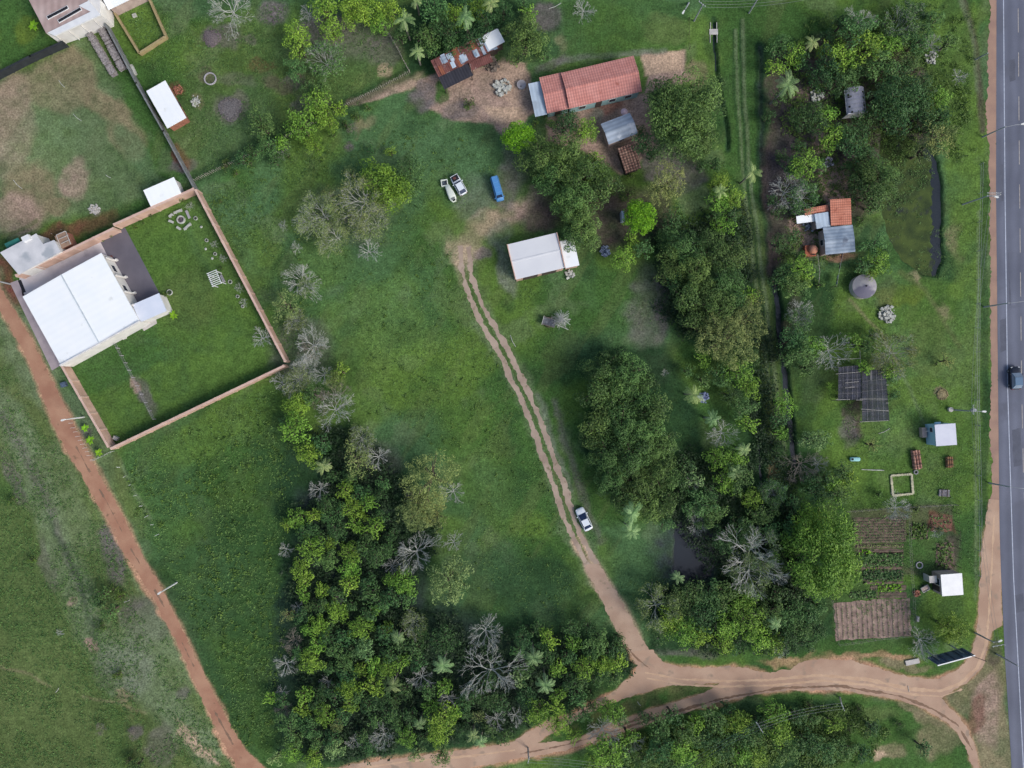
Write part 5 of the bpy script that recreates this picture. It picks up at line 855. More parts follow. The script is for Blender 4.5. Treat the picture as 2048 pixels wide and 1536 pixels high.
# ---------------------------------------------------------------- vehicles
def paint(n, c, rough=.25):
    return mat(n, c, [v*.97 for v in c], ns=.4, rough=rough, fine=.03)
tyre = mat('tyre_rubber', (38,38,40), ns=2); rim = mat('wheel_rim', (150,152,156), ns=2, rough=.4); lampm = mat('lamp_lens', (214,220,226), ns=2, rough=.2); car_glass = mat('car_glass', (46,62,92), (36,50,78), ns=.8, rough=.1, fine=0)
def rsec(x, w_, z0, z1, n=12):
    out = []
    for i in range(n):
        t = 2*math.pi*(i+.5)/n; cx, sx = math.cos(t), math.sin(t); k = lambda v: math.copysign(abs(v)**.5, v)
        out.append((x, w_*k(cx), (z0+z1)/2+(z1-z0)/2*k(sx)))
    return out
def car(name, label, cat, a_, b_, wd, m, roofm=None, st=None, cab=(-1.0, .55, -.62, .12), hr=1.42, glassm=car_glass, group=None, wheels=True, hood=True):
    """a_ front, b_ rear in pixels"""
    p, q = Vector((*G(*a_, .8), 0)), Vector((*G(*b_, .8), 0)); d = p-q; l = d.length/2; c = (p+q)/2; root = empty(name, label, cat, (c.x, c.y, 0), math.atan2(d.y, d.x), group); w_ = wd/2
    st = st or [(-1., .68, .42, .72), (-.96, .86, .3, .86), (-.8, .96, .24, .93), (-.4, 1, .22, .95), (.2, 1, .22, .95), (.5, .98, .24, .9), (.8, .93, .26, .84), (.95, .8, .32, .74), (1., .6, .4, .64)]
    MB().loft([rsec(s[0]*l, s[1]*w_, s[2], s[3]) for s in st]).build('body', m, root, True)
    b0, b1, t0_, t1 = [v*l for v in cab]; zb = .9; wb, wt = w_*.86, w_*.68
    bt = [(b0,-wb,zb),(b1,-wb,zb),(b1,wb,zb),(b0,wb,zb)]; tp = [(t0_,-wt,hr),(t1,-wt,hr),(t1,wt,hr),(t0_,wt,hr)]
    MB().loft([bt, tp]).build('cabin', roofm or m, root)
    V_ = lambda x: Vector(x)
    def pane(nm, qd, nrm, k=.86):
        cc = sum((V_(x) for x in qd), Vector())/4; n = (V_(qd[1])-V_(qd[0])).cross(V_(qd[3])-V_(qd[0])).normalized()
        if n.dot(V_(nrm)) < 0: n = -n
        v = [cc+(V_(x)-cc)*k+n*.015 for x in qd]; lo = [x-n*.01 for x in v]
        MB().add(v+lo, [(0,1,2,3),(7,6,5,4),(0,4,5,1),(1,5,6,2),(2,6,7,3),(3,7,4,0)]).build(nm, glassm, root)
    pane('windscreen', [bt[1], bt[2], tp[2], tp[1]], (1, 0, .5), .93); pane('rear_window', [bt[3], bt[0], tp[0], tp[3]], (-1, 0, .5), .9)
    pane('side_window', [bt[0], bt[1], tp[1], tp[0]], (0, -1, .3)); pane('side_window', [bt[2], bt[3], tp[3], tp[2]], (0, 1, .3))
    if wheels:
        for sx in (-.62, .62):
            for sy in (-1, 1):
                wq = MB().tube([(sx*l, sy*(w_-.2), .31), (sx*l, sy*(w_+.0), .31)], .31, 16).build('wheel', tyre, root); MB().tube([(sx*l, sy*(w_+.0), .31), (sx*l, sy*(w_+.02), .31)], .18, 12).build('rim', rim, wq)
    for sy in (-1, 1):
        MB().box((.93*l, sy*w_*.62, .68), (.16, .3, .12)).build('headlight', lampm, root); MB().box((-.975*l, sy*w_*.62, .75), (.1, .28, .12)).build('tail_light', mat('tail_lens', (150,40,36), ns=2, rough=.3), root)
        MB().box((b1-.25, sy*(w_+.07), .98), (.12, .2, .12)).build('mirror', m, root)
    return root, l, w_
wp = paint('car_white', (232,240,246)); bp_ = paint('car_black', (26,32,46), .2); blu = paint('van_blue', (84,146,206), .5); ivory = paint('hull_white', (226,234,222), .5)
car('parked_car', 'white saloon car parked beside the wheel track in the meadow', 'car', (1158,1017), (1178.5,1060.5), 1.75, wp, cab=(-.82, .52, -.5, .02))
car('parked_car', 'stripped white car with open dark engine bay, between hull and blue van', 'car', (907,351), (928,388), 1.65, wp, cab=(-.93, .30, -.62, .08))
bc = bpy.data.objects['parked_car.001']; MB().box((1.28, 0, .93), (.95, 1.2, .06)).build('engine_bay', dark, bc); MB().box((1.3, .1, .98), (.4, .5, .08)).build('engine', rust, bc); MB().box((1.78, 0, .9), (.12, 1.4, .1)).build('front_panel', wp, bc)
car('driving_car', 'black car with glossy roof driving on the highway at the right edge', 'car', (2031,733), (2033,779), 1.95, bp_, roofm=paint('car_roof_painted_sheen', (92,122,150), .15), cab=(-.9, .45, -.6, .05), hr=1.55, glassm=mat('glass_painted_reflection', (150,166,186), ns=1, rough=.1))  # reflected light is painted into the pale roof and window colours
vr, l, w_ = car('parked_van', 'long blue van parked alone near the bare earth patch', 'van', (1001,401.5), (988,355), 1.45, blu, st=[(-1., .9, .3, 1.3), (-.97, 1, .25, 1.5), (0, 1, .25, 1.5), (.6, 1, .25, 1.4), (.88, .97, .25, 1.15), (.97, .9, .3, 1.0), (1., .8, .4, .8)], cab=(-.97, .86, -.96, .62), hr=1.85)
for k in range(4): MB().box((-l*.85+k*l*.42, 0, 1.87), (.05, .92, .03)).build('roof_rib', paint('van_blue_pale', (112,170,222), .5), vr)
# white hull + box beside it
p, q = Vector((*G(893,369,.6), 0)), Vector((*G(909,403,.6), 0)); d = q-p; hb = empty('white_hull', 'tapered white vehicle body with dark opening, left of the stripped car', 'vehicle', (p.x, p.y, 0), math.atan2(d.y, d.x)); l = d.length
MB().loft([rsec(s*l, w_, .15, h) for s, w_, h in ((0, .3, .5), (.06, .42, .7), (.25, .5, .85), (.5, .62, .95), (.75, .66, .95), (.88, .55, .85), (1., .3, .6))]).build('body', ivory, hb, True)
MB().box((.84*l, .0, .90), (.4, .7, .06)).build('vent', mat('vent_grey', (130,136,136), ns=2), hb); MB().box((.94*l, .05, .78), (.22, .5, .12)).build('rear_opening', dark, hb)
for sx in (.25, .8):
    for sy in (-1, 1): MB().tube([(sx*l, sy*.4, .22), (sx*l, sy*.58, .22)], .22, 12).build('wheel', tyre, hb)
x, y = G(889, 366, .4); ob = empty('open_box', 'open white box-like frame with dark inside at the tip of the hull', 'box', (x, y, 0), .15)
for dx, dy, sx, sy in ((0,.5,1.2,.16),(0,-.5,1.2,.14),(-.53,0,.14,.86),(.53,0,.14,.86)): MB().box((dx, dy, .3), (sx, sy, .6)).build('side', ivory, ob)
MB().box((0, 0, .12), (.9, .84, .16)).build('contents', mat('box_contents', (50,62,76), (90,100,112), ns=4), ob)
# ---------------------------------------------------------------- poles and lamps
lamp_w = mat('lamp_head_white', (238,240,236), ns=1, fine=.02)
def lamp_post(label, base, top, head, hp, nm='street_lamp', cross=None, group='street lamps along the highway', thin=1., m=metal):
    bx, by = G(*base); tx, ty = G(*top, hp); root = empty(nm, label, 'street lamp' if head else 'utility pole', (bx, by, 0), 0, group); T = Vector((tx-bx, ty-by, hp))
    MB().tube([(0, 0, -.1), T*.5, T], [.15*thin, .12*thin, .085*thin], 8).build('pole', m, root)
    if head:
        hx, hy = G(*head, hp+.3); h = Vector((hx-bx, hy-by, hp+.3)); am_ = MB().tube([T-Vector((0, 0, .4)), T.lerp(h, .5)+Vector((0, 0, .1)), h], .045*thin, 6).build('arm', m, root)
        d = (h-T); d.z = 0; d.normalize(); an = math.atan2(d.y, d.x); MB().loft([[(h.x+x_*math.cos(an)-y_*math.sin(an), h.y+x_*math.sin(an)+y_*math.cos(an), h.z+z_) for x_, y_ in ((-.35,-.1),(.2,-.17),(.38,-.08),(.38,.08),(.2,.17),(-.35,.1))] for z_ in (-.06, .06)]).build('lamp_head', lamp_w, root)
    if cross:
        for (ca, cb) in cross:
            p, q = Vector((*G(*ca, hp-.3), hp-.3)), Vector((*G(*cb, hp-.3), hp-.3)); o_ = Vector((bx, by, 0)); MB().tube([p-o_, q-o_], .06, 6).build('crossarm', metal, root)
            n_ = 3
            for k in range(n_+1):
                c = p.lerp(q, k/n_)-o_; MB().tube([c, c+Vector((0, 0, .22))], .05, 6).build('insulator', lamp_w, root)
    return root
lamp_post('street lamp by the highway arching over the lane above the pond', (1965,274), (2012,253), (2046,248), 5.6)
lamp_post('street lamp pole with double crossarm beside the pond end of the highway', (1925,409), (1975,392), (1993,394), 5.4, cross=[((1974,386),(2000,386)),((1974,391),(2000,390))])
lamp_post('thin street lamp arching over the highway beside the lawn', (1968,614), (2018,606), (2056,602), 5.6)
lamp_post('street lamp by the highway level with the stone square', (1978,966), (2021,974), (2058,978), 5.0)
lamp_post('street lamp with white crossarm above the dirt road curve', (1951,1266), (1988,1285), (2000,1282), 5.0, cross=[((1985,1293),(2008,1289))], thin=1.1)
lamp_post('thin lamp pole rising over the highway at the lower right', (1993,1308), (2036,1332), (2060,1344), 5.6)
lamp_post('thin wooden pole by the path at the upper right verge', (1951,119), (1976,106), None, 3.4, nm='utility_pole', group=None)
lamp_post('white street lamp on the red road beside the young plants', (168,834), (131,839), (126,840), 6.0, group='white lamps along the red road', m=white)
lamp_post('white street lamp on the red road next to the green field', (354,1165), (322,1184), (319,1186), 6.0, group='white lamps along the red road', m=white)
lamp_post('pale pole leaning over the left edge beside the red road', (20,568), (-14,560), (-22,560), 5.5, group='white lamps along the red road')
tr_ = lamp_post('lamp pole with transformer drums near the light blue kiosk', (1909,820), (1944,822), (1968,823), 6.0, nm='transformer_pole', cross=[((1946,810),(1946,828))], group=None)
MB().tube([(-.9, .1, .1), (-.9, .1, .5)], .42, 12).build('base_block', conc_w, tr_); MB().tube([(.9, .1, 3.2), (.9, .1, 4.0)], .3, 12).build('transformer', metal, tr_)
lamp_post('utility pole with crossarm and wires at the top edge', (1388,42), (1406,9), None, 6.5, nm='utility_pole', cross=[((1398,3),(1410,13))], group='poles at the top edge')
lamp_post('plain pale pole at the top edge of the mown corridor', (1498,26), (1519,-8), None, 6.0, nm='utility_pole', group='poles at the top edge')
lamp_post('short post with a pale lamp head lying toward the farm lawn', (1378,5), (1371,18), (1367,24), 2.5, nm='street_lamp', group=None)
for lb, a_, b_, cr_ in (('utility pole in the thicket below the fork of the dirt road', (1512,1438), (1518,1452), ((1512,1444),(1525,1464))), ('utility pole in the scrub below the wide dirt road', (1680,1395), (1684,1412), ((1682,1405),(1688,1420))), ('utility pole standing at the lower road near the bottom edge', (1056,1496), (1057,1518), ((1059,1514),(1056,1525)))):
    lamp_post(lb, a_, b_, None, 6.0, nm='utility_pole', cross=[cr_], group='utility poles below the dirt road')
wire = mat('wire_metal', (140,150,146), ns=1)
def wires(label, a_, b_, h, n=3, sp=.5):
    p, q = Vector((*G(*a_, h), h)), Vector((*G(*b_, h), h)); d = (q-p).normalized(); s_ = Vector((-d.y, d.x, 0)); b = MB()
    for k in range(n):
        o_ = s_*(k-(n-1)/2)*sp; b.tube([p.lerp(q, t)+o_-Vector((0, 0, 1.0*4*t*(1-t))) for t in [i/8 for i in range(9)]], .018, 3)
    tag(b.build('power_line', wire), label, 'power line')
wires('overhead wires between the two poles below the dirt road', (1519,1453), (1685,1412), 6); wires('overhead wires from the left lower pole across the bottom thicket', (1057,1519), (1340,1560), 6); wires('overhead wires running right from the crossarm at the top edge', (1405,8), (1620,-8), 6.5)
wires('overhead wires running up the roadside verge along the highway', (1946,819), (1985,388), 5.6, 2); wires('overhead wires from the transformer pole down to the dirt road curve', (1946,819), (1996,1291), 5.4, 2); wires('overhead wires from the thicket pole to the left bottom edge', (1519,1453), (1340,1560), 6)
# ---------------------------------------------------------------- fences
def fence(name, label, pts, step, h, m, rails=(.5, .95), r=.05, jit=.06, seed=1, rm=None, wood_rail=False):
    rs = random.Random(seed); q = [Vector((*G(*p), 0)) for p in pts]; root = empty(name, label, 'fence', tuple(q[0])); ps = []
    for i in range(len(q)-1):
        d = q[i+1]-q[i]; n = max(1, round(d.length/step))
        for k in range(n+(i == len(q)-2)): ps.append(q[i]+d*(k/n)-q[0])
    b = MB()
    for p in ps:
        b.tube([p-Vector((0, 0, .1)), p+Vector((rs.uniform(-jit, jit), rs.uniform(-jit, jit), h*rs.uniform(.85, 1.1)))], r, 5)
    b.build('posts', m, root)
    for z in rails: MB().tube([p+Vector((0, 0, z*h)) for p in ps], .045 if wood_rail else .015, 4, False).build('rail' if wood_rail else 'wire_strand', rm or m, root)
    return root
pale_w = mat('fence_wood_pale', (176,172,160), (132,128,118), ns=4, fine=.3)
fence('picket_fence', 'long rustic stake fence below the orchard', [(392,362),(470,325),(560,282),(650,236),(700,208),(760,178),(820,146)], .35, 1.1, pale_w, (.6,), .045, .1, 3)
fence('picket_fence', 'stake fence running down to the corner near the rusty shed', [(766,52),(790,90),(820,146)], .45, 1.3, pale_w, (.6,), .06, .12, 4)
fence('mesh_fence', 'inner grey fence dividing the compound lawn', [(232,682),(270,755),(312,838)], 1.6, 1.2, conc, (.35, .7, .98), .06, .02, 5)
fence('stake_fence', 'row of white stakes between the young plants and the red road', [(146,846),(160,872),(188,918)], .75, 1.3, white, (), .028, .05, 6)
fence('stake_fence', 'short row of white stakes at the lower compound corner', [(190,920),(229,902)], .6, 1.3, white, (), .028, .05, 7)
fence('stake_fence', 'broken line of white stakes at the edge of the green field', [(240,935),(262,968),(285,1012),(318,1068)], 2.2, 1., white, (), .04, .2, 8)
fence('wire_fence', 'garden fence along the top of the vegetable plots', [(1690,1022),(1800,1014),(1909,1008)], 1.2, 1.2, pale_w, (.4, .9), .05, .08, 9)
fence('wire_fence', 'garden fence on the highway side of the vegetable plots', [(1909,1008),(1914,1095),(1914,1150)], 1.4, 1.2, wood_d, (.4, .9), .05, .08, 10)
fence('wire_fence', 'fence around the lower brown plot', [(1661,1198),(1675,1288),(1760,1275),(1830,1268),(1905,1255)], 1.3, 1.1, pale_w, (.4, .9), .045, .08, 11)
fence('wire_fence', 'fence between the plots and the kiosk yard', [(1815,1030),(1818,1120),(1824,1200),(1826,1268)], 1.3, 1.1, pale_w, (.4, .9), .045, .08, 12)
fence('wire_fence', 'thin fence beside the yard path below the clay oven', [(1630,512),(1634,545),(1632,572)], 1.2, 1.2, pale_w, (.9,), .05, .06, 13, wood_rail=True)
fence('wire_fence', 'long thin wire fence between the lawn and the highway', [(1958,330),(1952,560),(1950,800),(1955,1000),(1954,1150)], 4.5, 1.2, metal, (.5, .95), .045, .03, 14)
fence('wire_fence', 'old fence left of the mown corridor above the round mango-like tree', [(1376,40),(1377,100),(1384,150)], 2.2, 1.2, wood_d, (.5, .95), .045, .05, 15)
# ---------------------------------------------------------------- garden beds
def bed(label, cor, n, m, axis_='x', h=.12):
    c, a, Lx, Ly = frame(cor, 0); root = empty('garden_bed', label, 'garden bed', (c.x, c.y, 0), a); b = MB(); rs = random.Random(n)
    rj = random.Random(int(Lx*100)); pp = []
    for (ax_, ay_), (bx_, by_) in zip([(-1,-1),(1,-1),(1,1),(-1,1)], [(1,-1),(1,1),(-1,1),(-1,-1)]):
        for i in range(14): t = i/14; pp.append(((ax_+(bx_-ax_)*t)*Lx/2+rj.uniform(-.16, .16), (ay_+(by_-ay_)*t)*Ly/2+rj.uniform(-.16, .16)))
    MB().prism(pp, -.05, .025).build('soil', m, root)
    for k in range(n):
        if axis_ == 'x': y = -Ly/2+Ly*(k+.5)/n; b.loft([[(x_, y-.22, .02), (x_, y-.08, h*.6+rs.uniform(0, .04)), (x_, y+.08, h*.6+rs.uniform(0, .04)), (x_, y+.22, .02)] for x_ in np.linspace(-Lx/2+.1, Lx/2-.1, 24)])
        else: x = -Lx/2+Lx*(k+.5)/n; b.loft([[(x+.22, y_, .02), (x+.08, y_, h*.6+rs.uniform(0, .04)), (x-.08, y_, h*.6+rs.uniform(0, .04)), (x-.22, y_, .02)] for y_ in np.linspace(-Ly/2+.1, Ly/2-.1, 24)])
    b.build('ridges', m, root); return root, Lx, Ly
soil = mat('garden_soil', (132,114,100), (92,80,70), ns=1.2, rough=1, fine=.5); soil2 = mat('garden_soil_pale', (176,152,138), (132,112,102), ns=.8, rough=1, fine=.5)
def crops(root, Lx, Ly, n, axis_, m, size, step, seed, x0=0., x1=1.):
    rs = np.random.RandomState(seed); P_ = []
    for k in range(n):
        L1 = Lx if axis_ == 'x' else Ly
        for s in np.arange(L1*x0+.2, L1*x1-.2, step):
            if rs.rand() < .12: continue
            u = -L1/2+s+rs.normal()*.04; w_ = -(Ly if axis_ == 'x' else Lx)/2+(Ly if axis_ == 'x' else Lx)*(k+.5)/n+rs.normal()*.04
            P_ += [((u, w_, .16) if axis_ == 'x' else (w_, u, .16))]*6
    P_ = np.array(P_)+rs.normal(size=(len(P_), 3))*np.array([size*.45, size*.45, .03]); nn = len(P_)
    v, t_ = leaves(P_, unit(rs.normal(size=(nn, 3))*.5+np.array([0, 0, 1.])), np.clip(rs.normal(.5, .2, nn), 0, 1), size*.8, rs); o = bpy.data.objects.new('crops', leaf_mesh('crops', v, t_, m)); COL.objects.link(o); o.parent = root; o.color = (1, 1, 1, 1)
    o['kind'] = 'stuff'
r_, lx, ly = bed('brown raked bed at the top of the vegetable plots', [(1708,1036),(1812,1034),(1812,1084),(1704,1086)], 9, soil, 'x'); crops(r_, lx, ly, 9, 'x', LM['D'], .22, .42, 1)
for lb, x0, x1, y0, y1, n, mm, sz, st, u0, u1 in (
 ('thin olive seedling bed right below the brown raked bed', 1712,1806,1089,1096,1,LM['O'],.3,.3,0,1), ('narrow bed with lime leafy patches at its left', 1714,1806,1099,1107,1,LM['R'],.5,.4,.0,.35), ('wide dark leafy bed in the vegetable plots', 1716,1806,1109,1130,4,LM['D'],.55,.28,0,1),
 ('pale soil bed with few lime plants between green beds', 1722,1804,1133,1139,1,LM['R'],.36,.7,.1,.8), ('blue-green leafy bed in the vegetable plots', 1726,1806,1142,1160,4,LM['K'],.5,.3,0,1), ('thin bed with scattered lime clumps above the lettuce row', 1728,1806,1163,1168,1,LM['R'],.36,.6,0,.5),
 ('bright lettuce row bed near the kiosk', 1740,1812,1171,1181,2,LM['R'],.5,.34,.2,.9), ('dark green bed left of the bare strip above the lower plot', 1700,1755,1184,1196,3,LM['D'],.5,.3,0,1), ('bare brown strip right above the lower plot', 1758,1813,1184,1197,2,LM['D'],.15,.8,0,.3)):
    r_, lx, ly = bed(lb, [(x0,y0),(x1,y0-1),(x1,y1-1),(x0,y1)], n, soil, 'x'); crops(r_, lx, ly, n, 'x', mm, sz, st, int(x0+y0), u0, u1)
r_, lx, ly = bed('large lower plot of pale soil with vertical rows', [(1664,1202),(1818,1199),(1824,1270),(1676,1284)], 15, soil2, 'y', .09); crops(r_, lx, ly, 15, 'y', LM['D'], .2, .42, 7, .05, .95)
r_, lx, ly = bed('reddish bare bed in the right corner of the vegetable garden', [(1858,1030),(1903,1028),(1905,1066),(1862,1060)], 3, mat('garden_soil_red', (140,96,82), (104,84,64), ns=.8, rough=1, fine=.5), 'x'); crops(r_, lx, ly, 3, 'x', LM['D'], .4, .6, 8)
for lb, x0, y0, x1, y1 in (('leafy patch in the middle right of the vegetable garden', 1822,1048,1856,1078), ('scruffy patch beside the right garden fence', 1872,1085,1908,1135)):
    r_, lx, ly = bed(lb, [(x0,y0),(x1,y0),(x1,y1),(x0,y1)], 4, soil, 'x', .04); crops(r_, lx, ly, 5, 'x', LM['U'], .6, .4, int(x0))
# ---------------------------------------------------------------- small things
def thing_box(name, label, cat, px, py, d, a, m, z=None):
    x, y = G(px, py); return tag(MB().box((x, y, d[2]/2 if z is None else z), d, a).build(name, m), label, cat)
def ring(name, label, cat, px, py, r, th, h, m, group=None, inner=None):
    x, y = G(px, py); root = empty(name, label, cat, (x, y, 0), 0, group); n = 20; b = MB()
    for i in range(n):
        a0, a1 = 2*math.pi*i/n, 2*math.pi*(i+1)/n; q = [(rr*math.cos(t), rr*math.sin(t)) for rr, t in ((r-th, a0), (r, a0), (r, a1), (r-th, a1))]; b.prism(q, 0, h)
    b.build('rim', m, root)
    if inner: MB().loft([circ(r-th, n, z=0), circ(r-th, n, z=h*.6)]).build('filling', inner, root)
    return root
ring('fire_pit', 'round white-rimmed fire pit with ash in the compound garden', 'fire pit', 363, 440, .72, .2, .35, stone_w, None, mat('ash', (110,100,104), (60,54,58), ns=4))
for lb, px, py, l, a in (('longest pale stone bench above the fire pit', 358,424,1.6,22), ('short pale stone seat upper left of the fire pit', 344,432,.85,38), ('small curved pale stone seat left of the fire pit', 344,444,.85,-20), ('short pale stone seat below the fire pit', 359,457,.75,-32), ('long pale stone bench lower right of the fire pit', 377,454,1.65,42), ('grey-blue stone bench right of the fire pit', 378,430,1.5,-66)):
    x, y = G(px, py); r_ = empty('stone_bench', lb, 'bench', (x, y, 0), R(a), 'stone benches around the fire pit'); MB().box((0, 0, .42), (l, .42, .1)).build('seat', stone_w if '-blue' not in lb else conc, r_)
    for s_ in (-1, 1): MB().box((s_*l*.32, 0, .18), (.14, .34, .36)).build('leg', conc, r_)
for lb, px, py, r in (('white-rimmed wheel planter right of the fire pit', 392,437,.34), ('round planter beside the warehouse patio corner', 340,585,.5), ('small round planter between fire pit and pergola', 414,481,.3), ('round planter above the white pergola near the wall', 431,508,.3), ('round planter just right of the white pergola', 461,564,.36), ('round planter near the wall below the pergola', 476,593,.3), ('lowest white ring planter by the meadow-side wall', 486,613,.28), ('round white planter at the top of the dark patio', 220,469,.34)):
    ring('planter', lb, 'planter', px, py, r, .08, .25, stone_w, 'round planters in the compound garden', mat('planter_soil', (60,74,52), (46,60,42), ns=3))
for lb, px, py in (('white stone below the ring planter by the fire pit', 403,454), ('white stone in the middle of the garden edge', 412,498), ('white stone nearest the pergola', 425,517)): 
    x, y = G(px, py); tag(MB().loft([circ(.2, 8, x, y, 0), circ(.24, 8, x, y, .12), circ(.12, 8, x, y, .24)]).build('garden_stone', stone_w), lb, 'stone', 'white garden stones')
c, a, Lx, Ly = frame([(414,547),(432,541),(445,564),(424,574)], 2.2); pg = empty('pergola', 'white slatted pergola on the compound lawn', 'pergola', (c.x, c.y, 0), a)
for k in range(8): MB().box((0, -Ly/2+Ly*k/7, 2.25), (Lx, .09, .12)).build('slat', white, pg)
for s_ in (-1, 1):
    MB().box((s_*Lx*.42, 0, 2.13), (.1, Ly+.2, .1)).build('beam', white, pg)
    for t_ in (-1, 1): MB().box((s_*Lx*.42, t_*Ly*.42, 1.04), (.12, .12, 2.08)).build('post', white, pg)
x, y = G(447, 558); r_ = empty('garden_bench', 'grey garden bench on the wall side of the pergola', 'bench', (x, y, 0), R(-62)); MB().box((0, 0, .42), (1.4, .4, .07)).build('seat', conc, r_); MB().box((0, .22, .65), (1.4, .06, .4)).build('backrest', conc, r_)
for s_ in (-1, 1): MB().box((s_*.55, 0, .19), (.1, .34, .38)).build('leg', conc, r_)
thing_box('small_cabinet', 'small white cabinet in the inner corner of the compound wall', 'cabinet', 234, 876, (.8, .6, .6), -.45, conc_w)
thing_box('blue_drum', 'bluish rubbish bin between the compound wall and the red road', 'bin', 130, 769, (.9, .8, .6), .3, mat('bin_blue', (96,116,140), (70,84,104), ns=3))
thing_box('water_tank', 'bright blue water tank between the two top left roofs', 'tank', 196, 6, (1.2, 1.5, 1.2), .3, mat('tank_blue', (60,140,176), (46,116,150), ns=1))
thing_box('plank_bench', 'pale double plank leaning by the grey boundary wall', 'bench', 269, 141, (.4, 1.8, .5), R(25), stone_w)
thing_box('timber_offcut', 'tan timber block lying by the grey boundary wall', 'timber', 218, 50, (1.0, .5, .4), -.15, mat('fresh_wood', (190,150,110), (170,130,92), ns=3))
thing_box('stone_block', 'white stone block on the grass inside the tan walled pen', 'stone', 270, 32, (.7, .6, .3), .4, stone_w)
def rubble(name, label, cat, px, py, rad, n, m, seed, s=(.1, .3), group=None):
    rs = random.Random(seed); x, y = G(px, py); b = MB()
    for i in range(n):
        r = rad*math.sqrt(rs.random()); t = rs.uniform(0, 6.28); sz = rs.uniform(*s); b.box((x+r*math.cos(t), y+r*math.sin(t), sz*.35+rs.uniform(0, .16 if n > 140 else .3)), (sz, sz*rs.uniform(.6, 1.4), sz*.7), rs.uniform(0, 3), rs.uniform(-.3, .3))
    if 'mound' in name or 'heap' in name or 'pile' in name: b.loft([[(x+rad*q*math.cos(t)*(1+.12*math.sin(3*t+seed)), y+rad*q*math.sin(t)*(1+.12*math.sin(3*t+seed)), z) for t in [2*math.pi*i/18 for i in range(18)]] for q, z in (((1.04, -.03), (.8, .1), (.45, .2), (.08, .26)) if n > 140 else ((.9, -.03), (.6, .02), (.1, .05)))])
    return tag(b.build(name, m), label, cat, group)
rubble('rubble_pile', 'heap of pale rubble on the lawn below the round reservoir', 'rubble', 1773, 629, 1.5, 70, stone_w, 1, (.15, .5))
rubble('rubble_pile', 'tangled heap of whitish scrap beside the round cistern', 'scrap heap', 1004, 176, 1.5, 60, stone_w, 2, (.15, .6)); rubble('rubble_pile', 'small heap of scrap below the off-white barn end', 'scrap heap', 1139, 549, .8, 26, stone_w, 3, (.15, .4))
rubble('scrap_pile', 'heap of blue and white scrap right of the off-white barn', 'scrap heap', 1210, 502, .9, 34, mat('scrap_mix', (170,184,200), (60,74,104), ns=5), 4, (.15, .45)); rubble('scrap_pile', 'scatter of bluish rubbish in the thicket right of the grove', 'scrap heap', 1406, 795, 1., 34, mat('scrap_mix2', (170,184,214), (84,96,140), ns=5), 5, (.1, .3))
rubble('ash_mound', 'round ash and leaf mound under the fenced orchard trees', 'mound', 461, 218, 2.1, 340, mat('ash_grey', (136,130,128), (92,88,88), ns=5), 6, (.06, .16)); rubble('ash_mound', 'grey leaf mound near the top of the orchard', 'mound', 424, 76, 1.6, 160, mat('ash_brown', (128,116,116), (90,82,84), ns=5), 7, (.06, .14))
rubble('rubble_pile', 'pale stones beside the white shed in the orchard', 'rubble', 391, 203, 1.0, 26, stone_w, 8, (.1, .3)); rubble('rubble_pile', 'brick rubble along the side of the white orchard shed', 'rubble', 356, 182, .9, 50, brick, 9, (.12, .25)); rubble('rubble_pile', 'small mound of pale earth behind the compound wall', 'mound', 190, 420, 1.0, 60, conc_w, 10, (.1, .25))
rubble('scrap_pile', 'heap of white and dark scrap beside the ruined shelter path', 'scrap heap', 1632, 193, 1.2, 40, stone_w, 11, (.1, .4)); rubble('scrap_pile', 'white and black bundle heap on the earth below the bushes', 'scrap heap', 1656, 326, .9, 34, mat('scrap_mix3', (190,190,200), (40,44,56), ns=5), 12, (.12, .4)); rubble('rubble_pile', 'pale debris among the roadside scrub at upper right', 'rubble', 1860, 118, 1.2, 30, stone_w, 13, (.1, .4)); rubble('scrap_pile', 'jumble of white objects between the left metal canopies', 'scrap heap', 1618, 450, 1.2, 50, mat('scrap_mix4', (190,200,214), (60,72,92), ns=5), 14, (.12, .45))
rubble('dry_heap', 'pale round heap of dry cuttings on the roadside lawn', 'heap', 1884, 789, 1.0, 300, mat('straw', (168,156,116), (128,116,84), ns=5), 15, (.05, .14)); rubble('brick_heap', 'small orange brick heap beside the pinkish kiosk', 'brick heap', 1832, 1186, .55, 34, brick, 16, (.15, .3)); rubble('scrap_pile', 'clutter beside the rusty awning of the long shed', 'scrap heap', 985, 130, 1.3, 50, wood, 17, (.1, .5))
def logs(name, label, cat, px, py, a, l, rows, m, r, sp):
    x, y = G(px, py); root = empty(name, label, cat, (x, y, 0), R(a)); b = MB(); rs = random.Random(int(px))
    for i in range(rows):
        for z in range(2): b.tube([((i-(rows-1)/2)*sp+z*.04, -l/2*rs.uniform(.9, 1.05), r+z*r*1.8), ((i-(rows-1)/2)*sp+z*.04, l/2*rs.uniform(.9, 1.05), r+z*r*1.8)], r, 7)
    b.build('logs', m, root); 
    for s_ in (-.25, .25): MB().box((0, s_*l, r*4), (rows*sp+.5, .08, .08)).build('strap', wood_d, root)
bm = mat('brick_bar', (206,160,140), (150,106,92), ns=2, stripe=(.6, .4, 'Y', 1), fine=.3)
logs('brick_stack', 'two long rows of pinkish bricks stacked above the stone square', 'brick stack', 1830, 919, 8, 3.3, 3, bm, .2, .48); logs('brick_stack', 'short brown brick stack left of the highway verge', 'brick stack', 1896, 924, 3, 1.9, 3, mat('brick_brown', (164,122,88), (120,88,64), ns=2, fine=.3), .17, .36)
logs('plank_stack', 'stack of grey planks above the garden fence corner', 'plank stack', 1887, 986, 88, 1.9, 5, mat('plank_grey', (176,170,176), (130,126,132), ns=2, fine=.3), .09, .24)
